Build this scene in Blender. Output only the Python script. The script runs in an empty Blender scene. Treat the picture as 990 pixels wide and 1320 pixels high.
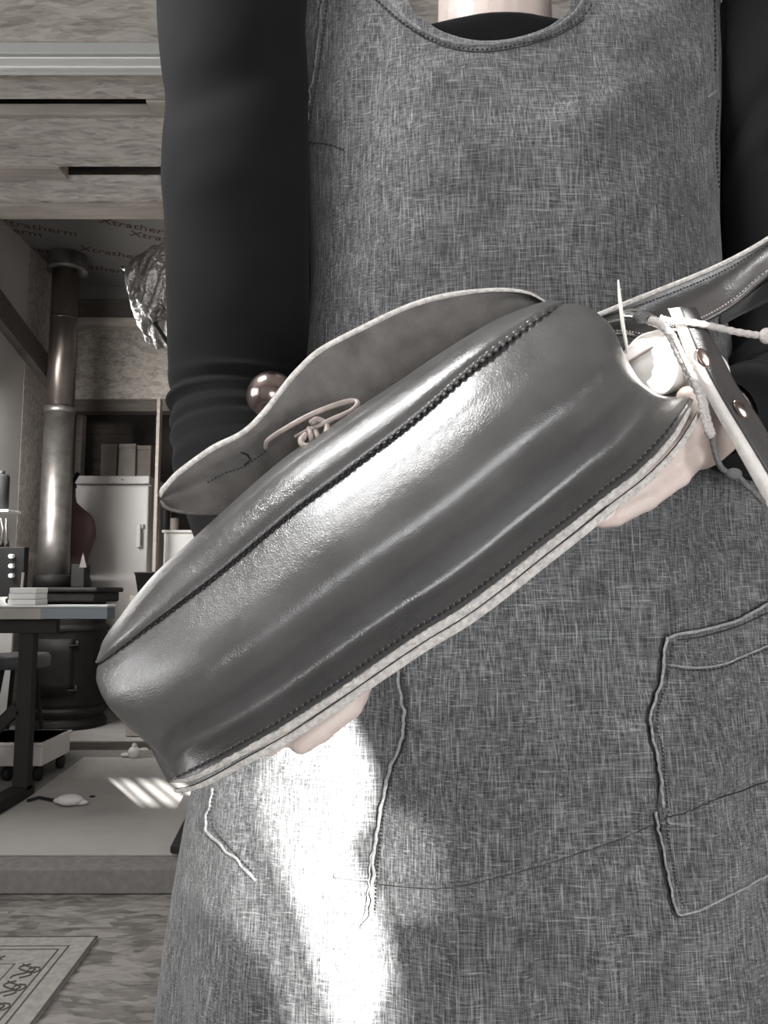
import bpy, bmesh, math, random
import numpy as np
from mathutils import Vector, Matrix, noise
from mathutils.bvhtree import BVHTree
random.seed(7); rng = np.random.RandomState(7)
S = bpy.context.scene; COL = S.collection

# ------------------------------------------------------------------ camera
FPX, CX, CY, CAMZ = 1000.0, 495.0, 660.0, 0.95
TH = math.atan(0.1)
cd = bpy.data.cameras.new('camera'); cd.sensor_fit = 'HORIZONTAL'; cd.sensor_width = 36; cd.lens = 36*FPX/990
cd.clip_start = 0.02; cd.dof.use_dof = False
cam = bpy.data.objects.new('camera', cd); COL.objects.link(cam)
cam.location = (0, 0, CAMZ); cam.rotation_euler = (math.pi/2+TH, 0, 0); S.camera = cam
def P(px, py, D):
    a, b = (px-CX)/FPX, (CY-py)/FPX
    d = Vector((a, math.cos(TH)-b*math.sin(TH), math.sin(TH)+b*math.cos(TH)))
    return Vector((0, 0, CAMZ)) + d*(D/d.y)
def PZ(px, py, z):
    p = P(px, py, 1.0); t = (z-CAMZ)/(p.z-CAMZ)
    return Vector((p.x*t, t, z))
# ------------------------------------------------------------------ world, sun, lights, exposure
w = bpy.data.worlds.new('world'); S.world = w; w.use_nodes = True
w.node_tree.nodes['Background'].inputs[0].default_value = (0.75, 0.82, 0.95, 1)
w.node_tree.nodes['Background'].inputs[1].default_value = 1.0
S.view_settings.view_transform = 'Standard'; S.view_settings.look = 'None'
S.view_settings.exposure = 0.0; S.view_settings.gamma = 1.0; S.view_settings.use_curve_mapping = False
SUN = Vector((-0.60, 1.0, -0.20)).normalized()
ld = bpy.data.lights.new('sun', 'SUN'); ld.energy = 58; ld.angle = math.radians(0.38); ld.color = (1, 0.985, 0.96)
so = bpy.data.objects.new('sun', ld); COL.objects.link(so); so.rotation_euler = SUN.to_track_quat('-Z', 'Y').to_euler()
def area(name, loc, target, sx, sy, power, col=(1, 1, 1)):
    l = bpy.data.lights.new(name, 'AREA'); l.shape = 'RECTANGLE'; l.size = sx; l.size_y = sy; l.energy = power; l.color = col
    o = bpy.data.objects.new(name, l); COL.objects.link(o); o.location = loc
    o.rotation_euler = (Vector(target)-Vector(loc)).to_track_quat('-Z', 'Y').to_euler(); return o
BACKY = -1.2
area('left_window_light', (-2.18, 0.1, 1.55), (0, 0.6, 1.8), 1.6, 0.8, 27, (1, 0.99, 0.97))
area('back_fill_light', (0.75, BACKY+0.05, 0.72), (0.4, 3, 0.5), 1.5, 0.9, 44, (0.97, 0.98, 1))  # added fill for the lower apron; no window stands here
area('added_highlight_light', (-0.78, 0.46, 2.36), (-0.3, 0.46, 0), 0.34, 0.4, 34, (1, 1, 1))  # lamp added for the bag's highlight; the ceiling has no opening
area('far_left_window_light', (-2.2, 3.9, 1.75), (-.6, 4.7, 0.9), 1.0, 0.8, 50, (1, 0.975, 0.945))

# ------------------------------------------------------------------ helpers
def link(name, me, mat=None, parent=None, smooth=False):
    o = bpy.data.objects.new(name, me); COL.objects.link(o)
    if mat: me.materials.append(mat)
    if parent: o.parent = parent
    if smooth:
        me.polygons.foreach_set('use_smooth', [True]*len(me.polygons))
    return o
def tag(o, label=None, cat=None, group=None, kind=None):
    if label: o['label'] = label
    if cat: o['category'] = cat
    if group: o['group'] = group
    if kind: o['kind'] = kind
    return o
def thing(name, label, cat, group=None):
    o = bpy.data.objects.new(name, None); COL.objects.link(o); o.empty_display_size = .02
    return tag(o, label, cat, group)
def setloc(o, loc):      # put the Empty at the thing's base, keep the children where they are
    loc = Vector(loc); o.location = loc
    for c in COL.objects:
        if c.parent is o: c.matrix_parent_inverse = Matrix.Translation(-loc)
    return o
def mesh(name, vs, fs, mat=None, parent=None, smooth=False):
    me = bpy.data.meshes.new(name); me.from_pydata([tuple(v) for v in vs], [], [tuple(f) for f in fs]); me.update()
    return link(name, me, mat, parent, smooth)
class MB:
    def __init__(s): s.v, s.f = [], []
    def add(s, vs, fs):
        n = len(s.v); s.v += [tuple(v) for v in vs]; s.f += [tuple(i+n for i in f) for f in fs]; return s
    def box(s, c, size, R=None, bev=0):
        hx, hy, hz = [q/2 for q in size]
        vs = [Vector((x, y, z)) for z in (-hz, hz) for x, y in ((-hx, -hy), (hx, -hy), (hx, hy), (-hx, hy))]
        if R is not None: vs = [R @ v for v in vs]
        c = Vector(c)
        return s.add([v+c for v in vs], [(0, 3, 2, 1), (4, 5, 6, 7), (0, 1, 5, 4), (1, 2, 6, 5), (2, 3, 7, 6), (3, 0, 4, 7)])
    def box2(s, a, b): 
        a, b = Vector(a), Vector(b); d = b-a
        return s.box((a+b)/2, [abs(q) for q in d])
    def tube(s, pts, rad, n=10, cap=True):
        pts = [Vector(p) for p in pts]; m = len(pts)
        if not hasattr(rad, '__len__'): rad = [rad]*m
        t0 = (pts[1]-pts[0]).normalized()
        up = Vector((0, 0, 1)) if abs(t0.z) < .9 else Vector((1, 0, 0))
        nrm = t0.cross(up).normalized(); vs = []
        for i, p in enumerate(pts):
            t = (pts[min(i+1, m-1)]-pts[max(i-1, 0)]).normalized()
            nrm = (nrm - t*nrm.dot(t)).normalized(); b = t.cross(nrm)
            for k in range(n):
                a = 2*math.pi*k/n; vs.append(p+(nrm*math.cos(a)+b*math.sin(a))*rad[i])
        fs = [(i*n+k, i*n+(k+1) % n, (i+1)*n+(k+1) % n, (i+1)*n+k) for i in range(m-1) for k in range(n)]
        if cap: fs += [tuple(range(n))[::-1], tuple((m-1)*n+k for k in range(n))]
        return s.add(vs, fs)
    def lathe(s, prof, c, n=32, R=None):      # prof: (radius, z)
        c = Vector(c); vs = []
        for r, z in prof:
            for k in range(n):
                a = 2*math.pi*k/n; v = Vector((r*math.cos(a), r*math.sin(a), z))
                vs.append(c+(R @ v if R is not None else v))
        m = len(prof)
        fs = [(i*n+k, i*n+(k+1) % n, (i+1)*n+(k+1) % n, (i+1)*n+k) for i in range(m-1) for k in range(n)]
        fs += [tuple(range(n))[::-1], tuple((m-1)*n+k for k in range(n))]
        return s.add(vs, fs)
    def sphere(s, c, r, n=24, m=14, sc=(1, 1, 1), R=None):
        prof = [(max(1e-5, r*math.sin(math.pi*i/m)), -r*math.cos(math.pi*i/m)) for i in range(m+1)]
        c = Vector(c); vs = []
        for rr, z in prof:
            for k in range(n):
                a = 2*math.pi*k/n; v = Vector((rr*math.cos(a)*sc[0], rr*math.sin(a)*sc[1], z*sc[2]))
                vs.append(c+(R @ v if R is not None else v))
        fs = [(i*n+k, i*n+(k+1) % n, (i+1)*n+(k+1) % n, (i+1)*n+k) for i in range(m) for k in range(n)]
        return s.add(vs, fs)
    def prism(s, pts, off):     # planar polygon extruded by the vector off
        n = len(pts); off = Vector(off); pts = [Vector(p) for p in pts]
        return s.add(pts+[p+off for p in pts], [tuple(range(n))[::-1], tuple(range(n, 2*n))]+[(i, (i+1) % n, n+(i+1) % n, n+i) for i in range(n)])
    def build(s, name, mat=None, parent=None, smooth=False, bevel=0, sub=0, kind=None):
        me = bpy.data.meshes.new(name); me.from_pydata(s.v, [], s.f); me.update()
        bm = bmesh.new(); bm.from_mesh(me); bmesh.ops.recalc_face_normals(bm, faces=bm.faces); bm.to_mesh(me); bm.free()
        o = link(name, me, mat, parent, smooth)
        if bevel:
            b = o.modifiers.new('b', 'BEVEL'); b.width = bevel; b.segments = 2; b.limit_method = 'ANGLE'
        if sub:
            b = o.modifiers.new('s', 'SUBSURF'); b.levels = b.render_levels = sub
        if kind: o['kind'] = kind
        return o
def crom(A, n, axis=0):
    """Catmull-Rom resample of control array A along axis to n samples"""
    A = np.moveaxis(np.asarray(A, float), axis, 0); m = A.shape[0]
    E = np.concatenate([[2*A[0]-A[1]], A, [2*A[-1]-A[-2]]]); t = np.linspace(0, m-1, n)
    i = np.minimum(t.astype(int), m-2); f = (t-i).reshape((-1,)+(1,)*(A.ndim-1))
    p0, p1, p2, p3 = E[i], E[i+1], E[i+2], E[i+3]
    r = .5*((2*p1)+(p2-p0)*f+(2*p0-5*p1+4*p2-p3)*f*f+(3*p1-p0-3*p2+p3)*f**3)
    return np.moveaxis(r, 0, axis)
def arc(C, n):
    """arc-length resample of a smooth curve through the points C"""
    Q = crom(C, 40*len(C)); d = np.r_[0, np.cumsum(np.linalg.norm(np.diff(Q, axis=0)[:, :2], axis=1))]
    t = np.linspace(0, d[-1], n); return np.stack([np.interp(t, d, Q[:, k]) for k in range(Q.shape[1])], 1)
def grid_mesh(name, G, mat, parent=None, thick=0, closed=False, flip=False):
    nu, nv = len(G), len(G[0]); vs = [tuple(p) for r in G for p in r]; fs = []
    for i in range(nu-1):
        for j in range(nv if closed else nv-1):
            f = (i*nv+j, i*nv+(j+1) % nv, (i+1)*nv+(j+1) % nv, (i+1)*nv+j); fs.append(f[::-1] if flip else f)
    o = mesh(name, vs, fs, mat, parent, True)
    if thick:
        b = o.modifiers.new('t', 'SOLIDIFY'); b.thickness = abs(thick); b.offset = -1 if thick > 0 else 1
    return o
def px_grid(A): return [[P(*p) for p in r] for r in A]
def pxs(L, D=None): return [P(p[0], p[1], p[2] if len(p) > 2 else D) for p in L]

# ------------------------------------------------------------------ materials
def M(name, col, rough=.6, metal=0, bump=0, bscale=50, var=0, vscale=8, vec=(1, 1, 1), spec=.5, coat=0, sheen=0, bdist=.002):
    m = bpy.data.materials.new(name); m.use_nodes = True; nt = m.node_tree; N, L = nt.nodes, nt.links
    b = N['Principled BSDF']; b.inputs['Base Color'].default_value = (*col, 1); b.inputs['Roughness'].default_value = rough
    b.inputs['Metallic'].default_value = metal; b.inputs['Specular IOR Level'].default_value = spec
    b.inputs['Coat Weight'].default_value = coat; b.inputs['Sheen Weight'].default_value = sheen
    tc = N.new('ShaderNodeTexCoord'); mp = N.new('ShaderNodeMapping'); mp.inputs['Scale'].default_value = vec
    L.new(tc.outputs['Object'], mp.inputs['Vector'])
    if var:
        n = N.new('ShaderNodeTexNoise'); n.inputs['Scale'].default_value = vscale; n.inputs['Detail'].default_value = 5
        L.new(mp.outputs[0], n.inputs['Vector']); mr = N.new('ShaderNodeMapRange')
        mr.inputs[1].default_value = .3; mr.inputs[2].default_value = .7
        mr.inputs[3].default_value = 1-var; mr.inputs[4].default_value = 1+var; L.new(n.outputs['Fac'], mr.inputs[0])
        mx = N.new('ShaderNodeVectorMath'); mx.operation = 'SCALE'; mx.inputs[0].default_value = col
        L.new(mr.outputs[0], mx.inputs['Scale']); L.new(mx.outputs[0], b.inputs['Base Color'])
    if bump:
        n = N.new('ShaderNodeTexNoise'); n.inputs['Scale'].default_value = bscale; n.inputs['Detail'].default_value = 4
        L.new(mp.outputs[0], n.inputs['Vector']); bp = N.new('ShaderNodeBump'); bp.inputs['Strength'].default_value = bump
        bp.inputs['Distance'].default_value = bdist; L.new(n.outputs['Fac'], bp.inputs['Height']); L.new(bp.outputs[0], b.inputs['Normal'])
    return m
def leather(name, col, rough):
    m = M(name, col, rough, var=.16, vscale=22, spec=.6, coat=.35); m.node_tree.nodes['Principled BSDF'].inputs['Coat Roughness'].default_value = .24; nt = m.node_tree; N, L = nt.nodes, nt.links; b = N['Principled BSDF']
    tc = N.new('ShaderNodeTexCoord')
    v = N.new('ShaderNodeTexVoronoi'); v.feature = 'DISTANCE_TO_EDGE'; v.inputs['Scale'].default_value = 620; L.new(tc.outputs['Object'], v.inputs['Vector'])
    n = N.new('ShaderNodeTexNoise'); n.inputs['Scale'].default_value = 130; n.inputs['Detail'].default_value = 6; L.new(tc.outputs['Object'], n.inputs['Vector'])
    n3 = N.new('ShaderNodeTexNoise'); n3.inputs['Scale'].default_value = 22; n3.inputs['Detail'].default_value = 3; L.new(tc.outputs['Object'], n3.inputs['Vector'])
    a = N.new('ShaderNodeMath'); a.operation = 'MULTIPLY_ADD'; a.inputs[1].default_value = .5
    L.new(v.outputs['Distance'], a.inputs[0]); L.new(n.outputs['Fac'], a.inputs[2])
    a2 = N.new('ShaderNodeMath'); a2.operation = 'MULTIPLY_ADD'; a2.inputs[1].default_value = 3.0
    L.new(n3.outputs['Fac'], a2.inputs[0]); L.new(a.outputs[0], a2.inputs[2])
    bp = N.new('ShaderNodeBump'); bp.inputs['Strength'].default_value = .55; bp.inputs['Distance'].default_value = .0009
    L.new(a2.outputs[0], bp.inputs['Height']); L.new(bp.outputs[0], b.inputs['Normal'])
    mr = N.new('ShaderNodeMapRange'); mr.inputs[1].default_value = .3; mr.inputs[2].default_value = .7
    mr.inputs[3].default_value = rough-.07; mr.inputs[4].default_value = rough+.10; L.new(n3.outputs['Fac'], mr.inputs[0]); L.new(mr.outputs[0], b.inputs['Roughness'])
    return m
def linen(name, dark, light):
    m = bpy.data.materials.new(name); m.use_nodes = True; nt = m.node_tree; N, L = nt.nodes, nt.links; b = N['Principled BSDF']
    b.inputs['Roughness'].default_value = .9; b.inputs['Specular IOR Level'].default_value = .15; b.inputs['Sheen Weight'].default_value = .15
    tc = N.new('ShaderNodeTexCoord')
    def streak(vec, det=3, dist=0):
        mp = N.new('ShaderNodeMapping'); mp.inputs['Scale'].default_value = vec; L.new(tc.outputs['Object'], mp.inputs['Vector'])
        n = N.new('ShaderNodeTexNoise'); n.inputs['Scale'].default_value = 1; n.inputs['Detail'].default_value = det; n.inputs['Distortion'].default_value = dist
        L.new(mp.outputs[0], n.inputs['Vector']); return n.outputs['Fac']
    def ramp(s, a, c):
        r = N.new('ShaderNodeMapRange'); r.inputs[1].default_value = a; r.inputs[2].default_value = c; L.new(s, r.inputs[0]); return r.outputs[0]
    def op(o, x, y):
        q = N.new('ShaderNodeMath'); q.operation = o
        for i, k in enumerate((x, y)):
            if isinstance(k, (int, float)): q.inputs[i].default_value = k
            else: L.new(k, q.inputs[i])
        return q.outputs[0]
    warp = ramp(streak((1050, 400, 48)), .40, .74); weft = ramp(streak((55, 400, 1050)), .43, .78)
    slubv = ramp(streak((760, 300, 34), 1), .60, .70); slubh = ramp(streak((38, 300, 820), 1), .62, .72)
    fine = ramp(streak((1500, 600, 1500), 1), .35, .7)
    big = ramp(streak((14, 10, 9), 4), .25, .75)
    s = op('ADD', op('MULTIPLY', warp, .45), op('MULTIPLY', weft, .38))
    s = op('ADD', s, op('MULTIPLY', fine, .18))
    s = op('ADD', s, op('MULTIPLY', op('MAXIMUM', slubv, slubh), .38))
    s = op('MULTIPLY', s, op('ADD', op('MULTIPLY', big, .55), .65))
    mx = N.new('ShaderNodeMix'); mx.data_type = 'RGBA'; mx.inputs['A'].default_value = (*dark, 1); mx.inputs['B'].default_value = (*light, 1)
    L.new(s, mx.inputs['Factor']); L.new(mx.outputs['Result'], b.inputs['Base Color'])
    bp = N.new('ShaderNodeBump'); bp.inputs['Strength'].default_value = .6; bp.inputs['Distance'].default_value = .0008
    L.new(s, bp.inputs['Height']); L.new(bp.outputs[0], b.inputs['Normal'])
    return m
def osb(name, cols, sc=(1, 1, 1), scale=16):
    m = bpy.data.materials.new(name); m.use_nodes = True; nt = m.node_tree; N, L = nt.nodes, nt.links; b = N['Principled BSDF']
    b.inputs['Roughness'].default_value = .75; tc = N.new('ShaderNodeTexCoord')
    n = N.new('ShaderNodeTexNoise'); n.inputs['Scale'].default_value = 3.2; n.inputs['Detail'].default_value = 2; L.new(tc.outputs['Object'], n.inputs['Vector'])
    vm = N.new('ShaderNodeVectorMath'); vm.operation = 'MULTIPLY_ADD'; vm.inputs[1].default_value = (.10, .10, .10); L.new(n.outputs['Color'], vm.inputs[0]); L.new(tc.outputs['Object'], vm.inputs[2])
    mp = N.new('ShaderNodeMapping'); mp.inputs['Scale'].default_value = sc; L.new(vm.outputs[0], mp.inputs['Vector'])
    v = N.new('ShaderNodeTexVoronoi'); v.inputs['Scale'].default_value = scale; L.new(mp.outputs[0], v.inputs['Vector'])
    v2 = N.new('ShaderNodeTexVoronoi'); v2.inputs['Scale'].default_value = scale*2.3; L.new(mp.outputs[0], v2.inputs['Vector'])
    sx = N.new('ShaderNodeSeparateColor'); L.new(v.outputs['Color'], sx.inputs[0]); s2 = N.new('ShaderNodeSeparateColor'); L.new(v2.outputs['Color'], s2.inputs[0])
    g = N.new('ShaderNodeTexNoise'); g.inputs['Scale'].default_value = scale*5; g.inputs['Detail'].default_value = 4; L.new(mp.outputs[0], g.inputs['Vector'])
    a = N.new('ShaderNodeMath'); a.operation = 'ADD'; L.new(sx.outputs[0], a.inputs[0]); L.new(s2.outputs[1], a.inputs[1])
    a2 = N.new('ShaderNodeMath'); a2.operation = 'MULTIPLY_ADD'; a2.inputs[1].default_value = .40; L.new(a.outputs[0], a2.inputs[0])
    a3 = N.new('ShaderNodeMath'); a3.operation = 'MULTIPLY'; a3.inputs[1].default_value = .35; L.new(g.outputs['Fac'], a3.inputs[0]); L.new(a3.outputs[0], a2.inputs[2])
    cr = N.new('ShaderNodeValToRGB'); L.new(a2.outputs[0], cr.inputs[0]); e = cr.color_ramp.elements
    e[0].position = .15; e[0].color = (*cols[0], 1); e[1].position = .8; e[1].color = (*cols[2], 1); q = e.new(.45); q.color = (*cols[1], 1)
    L.new(cr.outputs[0], b.inputs['Base Color'])
    bp = N.new('ShaderNodeBump'); bp.inputs['Strength'].default_value = .4; bp.inputs['Distance'].default_value = .003; L.new(a2.outputs[0], bp.inputs['Height']); L.new(bp.outputs[0], b.inputs['Normal'])
    return m
LEA = leather('dark_leather', (.066, .064, .063), .34)
LEA2 = leather('strap_leather', (.048, .045, .044), .32)
SUEDE = M('suede_inside', (.13, .122, .115), .85, bump=.6, bscale=500, var=.25, vscale=60, spec=.3)
RAW = M('raw_leather_edge', (.52, .495, .47), .8, bump=.8, bscale=900, var=.25, vscale=300)
THONG = M('leather_thong', (.30, .25, .23), .45, bump=.3, bscale=400, var=.2, vscale=90)
THREAD_SHADE = M('dark_thread_and_shade', (.02, .02, .02), .7)  # stitches, and the dark shade lines laid beside seams and creases
LINEN = linen('grey_linen', (.014, .0143, .0147), (.285, .288, .291))
LINSEAM = linen('grey_linen_seam', (.05, .05, .05), (.34, .34, .34))
LINEDGE = M('linen_ridge', (.25, .25, .25), .9, bump=.5, bscale=900, var=.3, vscale=300)
SHIRT = M('black_jersey', (.0072, .0074, .0082), .9, bump=.25, bscale=1400, spec=.12, sheen=.02, var=.15, vscale=20)
SKIN = M('skin', (.55, .46, .42), .5, bump=.25, bscale=260, var=.06, vscale=40); 
SKIN.node_tree.nodes['Principled BSDF'].inputs['Subsurface Weight'].default_value = .12
SKIN.node_tree.nodes['Principled BSDF'].inputs['Subsurface Radius'].default_value = (.01, .004, .003)
NAIL = M('nail', (.66, .56, .52), .25)
HAIR = M('hair', (.05, .035, .025), .6, bump=.5, bscale=200)
STEEL = M('dull_steel', (.55, .54, .53), .22, metal=1)
BRONZE = M('bronze_metal', (.30, .245, .23), .2, metal=1, var=.35, vscale=70)
PEARL = M('pale_ball', (.78, .74, .70), .35, var=.04, vscale=20)
CORD = M('waxed_cord', (.42, .39, .37), .6, bump=.6, bscale=700)
CORDD = M('dark_waxed_cord', (.10, .10, .10), .5, bump=.6, bscale=700)
OSBC = osb('osb_ceiling', ((.30, .275, .25), (.50, .465, .43), (.68, .64, .60)), (.5, 2.2, 1), 22)
OSBF = osb('osb_floor', ((.085, .077, .07), (.165, .152, .14), (.31, .29, .27)), (.55, 1.6, 1), 17)
OSBW = osb('osb_wall', ((.22, .19, .165), (.33, .295, .265), (.46, .42, .38)), (.7, 2, 1.3), 26)
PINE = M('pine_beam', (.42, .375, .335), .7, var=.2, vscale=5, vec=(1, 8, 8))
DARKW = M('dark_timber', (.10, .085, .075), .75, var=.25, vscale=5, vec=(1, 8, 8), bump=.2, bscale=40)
FOIL = M('foil_board', (.26, .255, .25), .42, metal=.45, var=.1, vscale=3)
PRINT = M('red_print', (.07, .03, .028), .7)
WHITE = M('white_enamel', (.62, .60, .58), .35, bump=.05, bscale=30)
BATTEN = M('light_fitting_grey', (.42, .43, .42), .4); BATTENL = M('light_fitting_white', (.78, .78, .77), .35)
BLACK = M('stove_black', (.018, .017, .017), .6, spec=.25, bump=.3, bscale=120, var=.25, vscale=15)
PIPE = M('flue_pipe', (.17, .145, .13), .3, metal=.75, var=.3, vscale=10, vec=(1, 1, .4))
CAST = M('flue_steel', (.26, .245, .23), .42, metal=.8, var=.25, vscale=14)
MAT_ = M('pale_board', (.40, .385, .365), .7, var=.07, vscale=6, bump=.15, bscale=40)
CARP = M('grey_carpet', (.20, .19, .18), .95, var=.16, vscale=40, bump=.7, bscale=350)
HEARTH = M('hearth_grey', (.33, .315, .30), .75, var=.12, vscale=7); 
RUG = M('rug_pile', (.36, .345, .32), .95, var=.16, vscale=60, bump=.7, bscale=500); RUGD = M('rug_dark', (.08, .075, .07), .95, bump=.6, bscale=500)
MANN = M('mannequin_cloth', (.115, .068, .070), .8, var=.1, bump=.2, bscale=400)
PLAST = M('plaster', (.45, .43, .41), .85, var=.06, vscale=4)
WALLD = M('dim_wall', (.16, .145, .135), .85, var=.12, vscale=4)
PAPER = M('white_paper', (.85, .85, .84), .6); BLUEG = M('blue_grey_board', (.22, .25, .28), .5)
CARD = M('cardboard', (.26, .225, .20), .8, var=.1, vscale=12); CARD2 = M('cardboard_light', (.36, .33, .30), .8, var=.1, vscale=12)
BENCHW = M('bench_wood', (.36, .34, .32), .6, var=.12, vscale=6, vec=(1, 6, 1)); BENCHD = M('bench_frame', (.03, .028, .027), .7, spec=.2, var=.1)
PLASTIC = M('black_plastic', (.014, .014, .015), .6, spec=.25)
CRINK = M('silver_foil', (.38, .37, .36), .38, metal=1, bump=1.0, bscale=34, bdist=.02)
CLOTHW = M('pale_cloth', (.62, .60, .58), .9, bump=.4, bscale=60)

# ------------------------------------------------------------------ the room
def struct(o): o['kind'] = 'structure'; return o
XL, XR, YF = -2.26, 2.3, 6.6
def sbox(name, a, b, mat, bevel=0): return struct(MB().box2(a, b).build(name, mat, None, bevel=bevel))
sbox('floor', (-3.6, BACKY-.1, -.12), (XR, YF, 0), OSBF)
PT = .08
sbox('floor_platform', (-3.4, 2.53, .002), (XR-.02, YF-.02, PT), CARP, .006)
hz = MB().box2((-3.3, 4.36, PT), (-.6, YF-.1, .125)); struct(hz.build('trim_1', HEARTH, bevel=.004))
struct(MB().box2((-3.3, 4.335, PT), (-.6, 4.36, .122)).build('trim_2', DARKW))
# left wall around its two window openings
wl = MB()
for (y0, y1, z0, z1) in ((BACKY, -.8, 0, 3.2), (-.8, .8, 0, 1.3), (-.8, .8, 2.2, 3.2), (.8, 3.35, 0, 3.2), (3.35, 4.45, 0, 1.3), (3.35, 4.45, 2.2, 3.2), (4.45, 4.76, 0, 3.2)):
    wl.box2((XL-.1, y0, z0), (XL, y1, z1))
struct(wl.build('wall_left', PLAST))
wl2 = MB().box2((XL-.1, 4.76, PT), (XL+.002, 5.12, 3.2)); struct(wl2.build('wall_left_board', OSBW))
for i, (y0, y1) in enumerate(((-.8, .8), (3.35, 4.45))):
    f = MB()
    for (a0, a1, b0, b1) in ((y0, y1, 1.3, 1.34), (y0, y1, 2.16, 2.2), (y0, y0+.04, 1.3, 2.2), (y1-.04, y1, 1.3, 2.2), ((y0+y1)/2-.02, (y0+y1)/2+.02, 1.3, 2.2)):
        f.box2((XL-.08, a0, b0), (XL-.03, a1, b1))
    struct(f.build('window_%d' % (i+1), BATTENL))
sbox('wall_right', (XR, BACKY, 0), (XR+.1, YF, 3.2), PLAST)
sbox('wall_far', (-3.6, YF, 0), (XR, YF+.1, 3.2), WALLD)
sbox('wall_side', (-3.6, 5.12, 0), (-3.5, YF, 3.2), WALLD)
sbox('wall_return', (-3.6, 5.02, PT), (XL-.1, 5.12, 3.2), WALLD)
# back wall, pieced around openings added to let the sun patches through
APR = [(205, 1005), (290, 1003), (350, 990), (376, 930), (440, 850), (505, 1010), (556, 1080), (566, 1140), (545, 1180), (500, 1210), (505, 1345), (380, 1345), (345, 1250), (290, 1190), (235, 1130)]
APR2 = [(352, 990), (378, 925), (440, 850), (476, 960), (482, 1020), (474, 1070), (448, 1100), (452, 1130), (474, 1170), (480, 1230), (468, 1290), (440, 1335), (405, 1320), (388, 1250), (372, 1180), (350, 1110), (342, 1050)]
def back(px, py, D):
    p = P(px, py, D); t = (p.y-BACKY)/SUN.y; q = p-SUN*t; return (q.x, q.z)
openings = []                                  # rectangles in the wall: x0, x1, z0, z1
pts = [back(a, b, .62) for a, b in APR]; xs = [q[0] for q in pts]; zs = [q[1] for q in pts]
openings.append((min(xs)-.03, max(xs)+.03, min(zs)-.03, max(zs)+.03))
c = back(850, 468, .53); openings.append((c[0]-.030, c[0]+.026, c[1]-.030, c[1]+.028))
p = PZ(212, 1021, PT); t = (p.y-BACKY)/SUN.y; q = p-SUN*t; openings.append((q.x-.20, q.x+.16, q.z-.035, q.z+.05))
gx = sorted({XL, XR, *[o[0] for o in openings], *[o[1] for o in openings]}); gz = sorted({0, 2.4, *[o[2] for o in openings], *[o[3] for o in openings]})
wb = MB()
for i in range(len(gx)-1):
    for j in range(len(gz)-1):
        mx_, mz_ = (gx[i]+gx[i+1])/2, (gz[j]+gz[j+1])/2
        if not any(o[0] < mx_ < o[1] and o[2] < mz_ < o[3] for o in openings):
            wb.box2((gx[i], BACKY-.06, gz[j]), (gx[i+1], BACKY, gz[j+1]))
struct(wb.build('wall_back', PLAST))
# added masks in the low opening, cut to shape the sun patch on the apron
def sun_mask(name, PL, y, mat, label):
    o = openings[0]; pp = [back(a, b, .62) for a, b in PL]; poly = crom(np.array(pp+[pp[0]]), 120)[:-1]
    cx_, cz_ = poly.mean(0); vs, fs = [], []; n = len(poly)
    for (x, z) in poly:
        dx, dz = x-cx_, z-cz_; k = 9e9
        if dx > 0: k = min(k, (o[1]+.02-cx_)/dx)
        if dx < 0: k = min(k, (o[0]-.02-cx_)/dx)
        if dz > 0: k = min(k, (o[3]+.02-cz_)/dz)
        if dz < 0: k = min(k, (o[2]-.02-cz_)/dz)
        vs += [(x, y, z), (cx_+dx*k, y, cz_+dz*k)]
    for i in range(n):
        a, b = 2*i, 2*((i+1) % n); fs.append((a, a+1, b+1, b))
    o_ = mesh(name, vs, fs, mat)
    if mat is CARP:
        t_ = o_.modifiers.new('t', 'SOLIDIFY'); t_.thickness = .004
    tag(o_, label, 'sun_mask')
sun_mask('heavy_sun_mask', APR, BACKY+.006, CARP, 'added heavy grey mask with a wide sun-patch hole over the low wall opening')
SHEER = bpy.data.materials.new('sheer'); SHEER.use_nodes = True; _n = SHEER.node_tree.nodes; _n.clear()
_o = _n.new('ShaderNodeOutputMaterial'); _t = _n.new('ShaderNodeBsdfTransparent'); _t.inputs[0].default_value = (.17, .17, .17, 1); SHEER.node_tree.links.new(_t.outputs[0], _o.inputs[0])
sun_mask('sheer_sun_mask', APR2, BACKY+.02, SHEER, 'added dark sheer mask with a smaller hole, dimming the edges of the sun patch')
o = openings[2]
for k in range(5):      # unseen slats added to break the sun on the pale board into stripes
    x = o[0]+(o[1]-o[0])*(k+.5)/5
    s_ = MB().box((x, BACKY+.02, (o[2]+o[3])/2), (.018+.012*(k % 2), .01, .14)).build('sun_mask_slat', BENCHW)
    tag(s_, ['first','second','third','fourth','fifth'][k]+' narrow added sun-mask slat from the left over the low wall slot', 'slat', 'sun mask slats')

# ceiling: near boards with slots between them, a joist above each slot
ceil = struct(bpy.data.objects.new('ceiling', None)); COL.objects.link(ceil)
ZC = 2.4
def cpiece(name, a, b, mat, bevel=.002): return MB().box2(a, b).build(name, mat, ceil, bevel=bevel)
def Dy(py): return PZ(495, py, ZC).y
ys = [Dy(v) for v in (128, 150, 215, 232, 262, 279)]
cpiece('board', (XL, BACKY, ZC), (XR, ys[0], ZC+.02), OSBC)
cpiece('board', (XL, ys[1], ZC), (XR, ys[2], ZC+.02), OSBC)
cpiece('board', (XL, ys[3], ZC), (XR, ys[4], ZC+.02), OSBC)
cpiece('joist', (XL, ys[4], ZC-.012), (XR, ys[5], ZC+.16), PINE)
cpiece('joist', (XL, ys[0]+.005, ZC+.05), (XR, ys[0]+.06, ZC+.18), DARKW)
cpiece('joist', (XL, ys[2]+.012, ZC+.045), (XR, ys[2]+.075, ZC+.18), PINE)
cpiece('batten', (XL, ys[1]-.018, ZC-.004), (XR, ys[1], ZC+.03), PINE)
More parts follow.
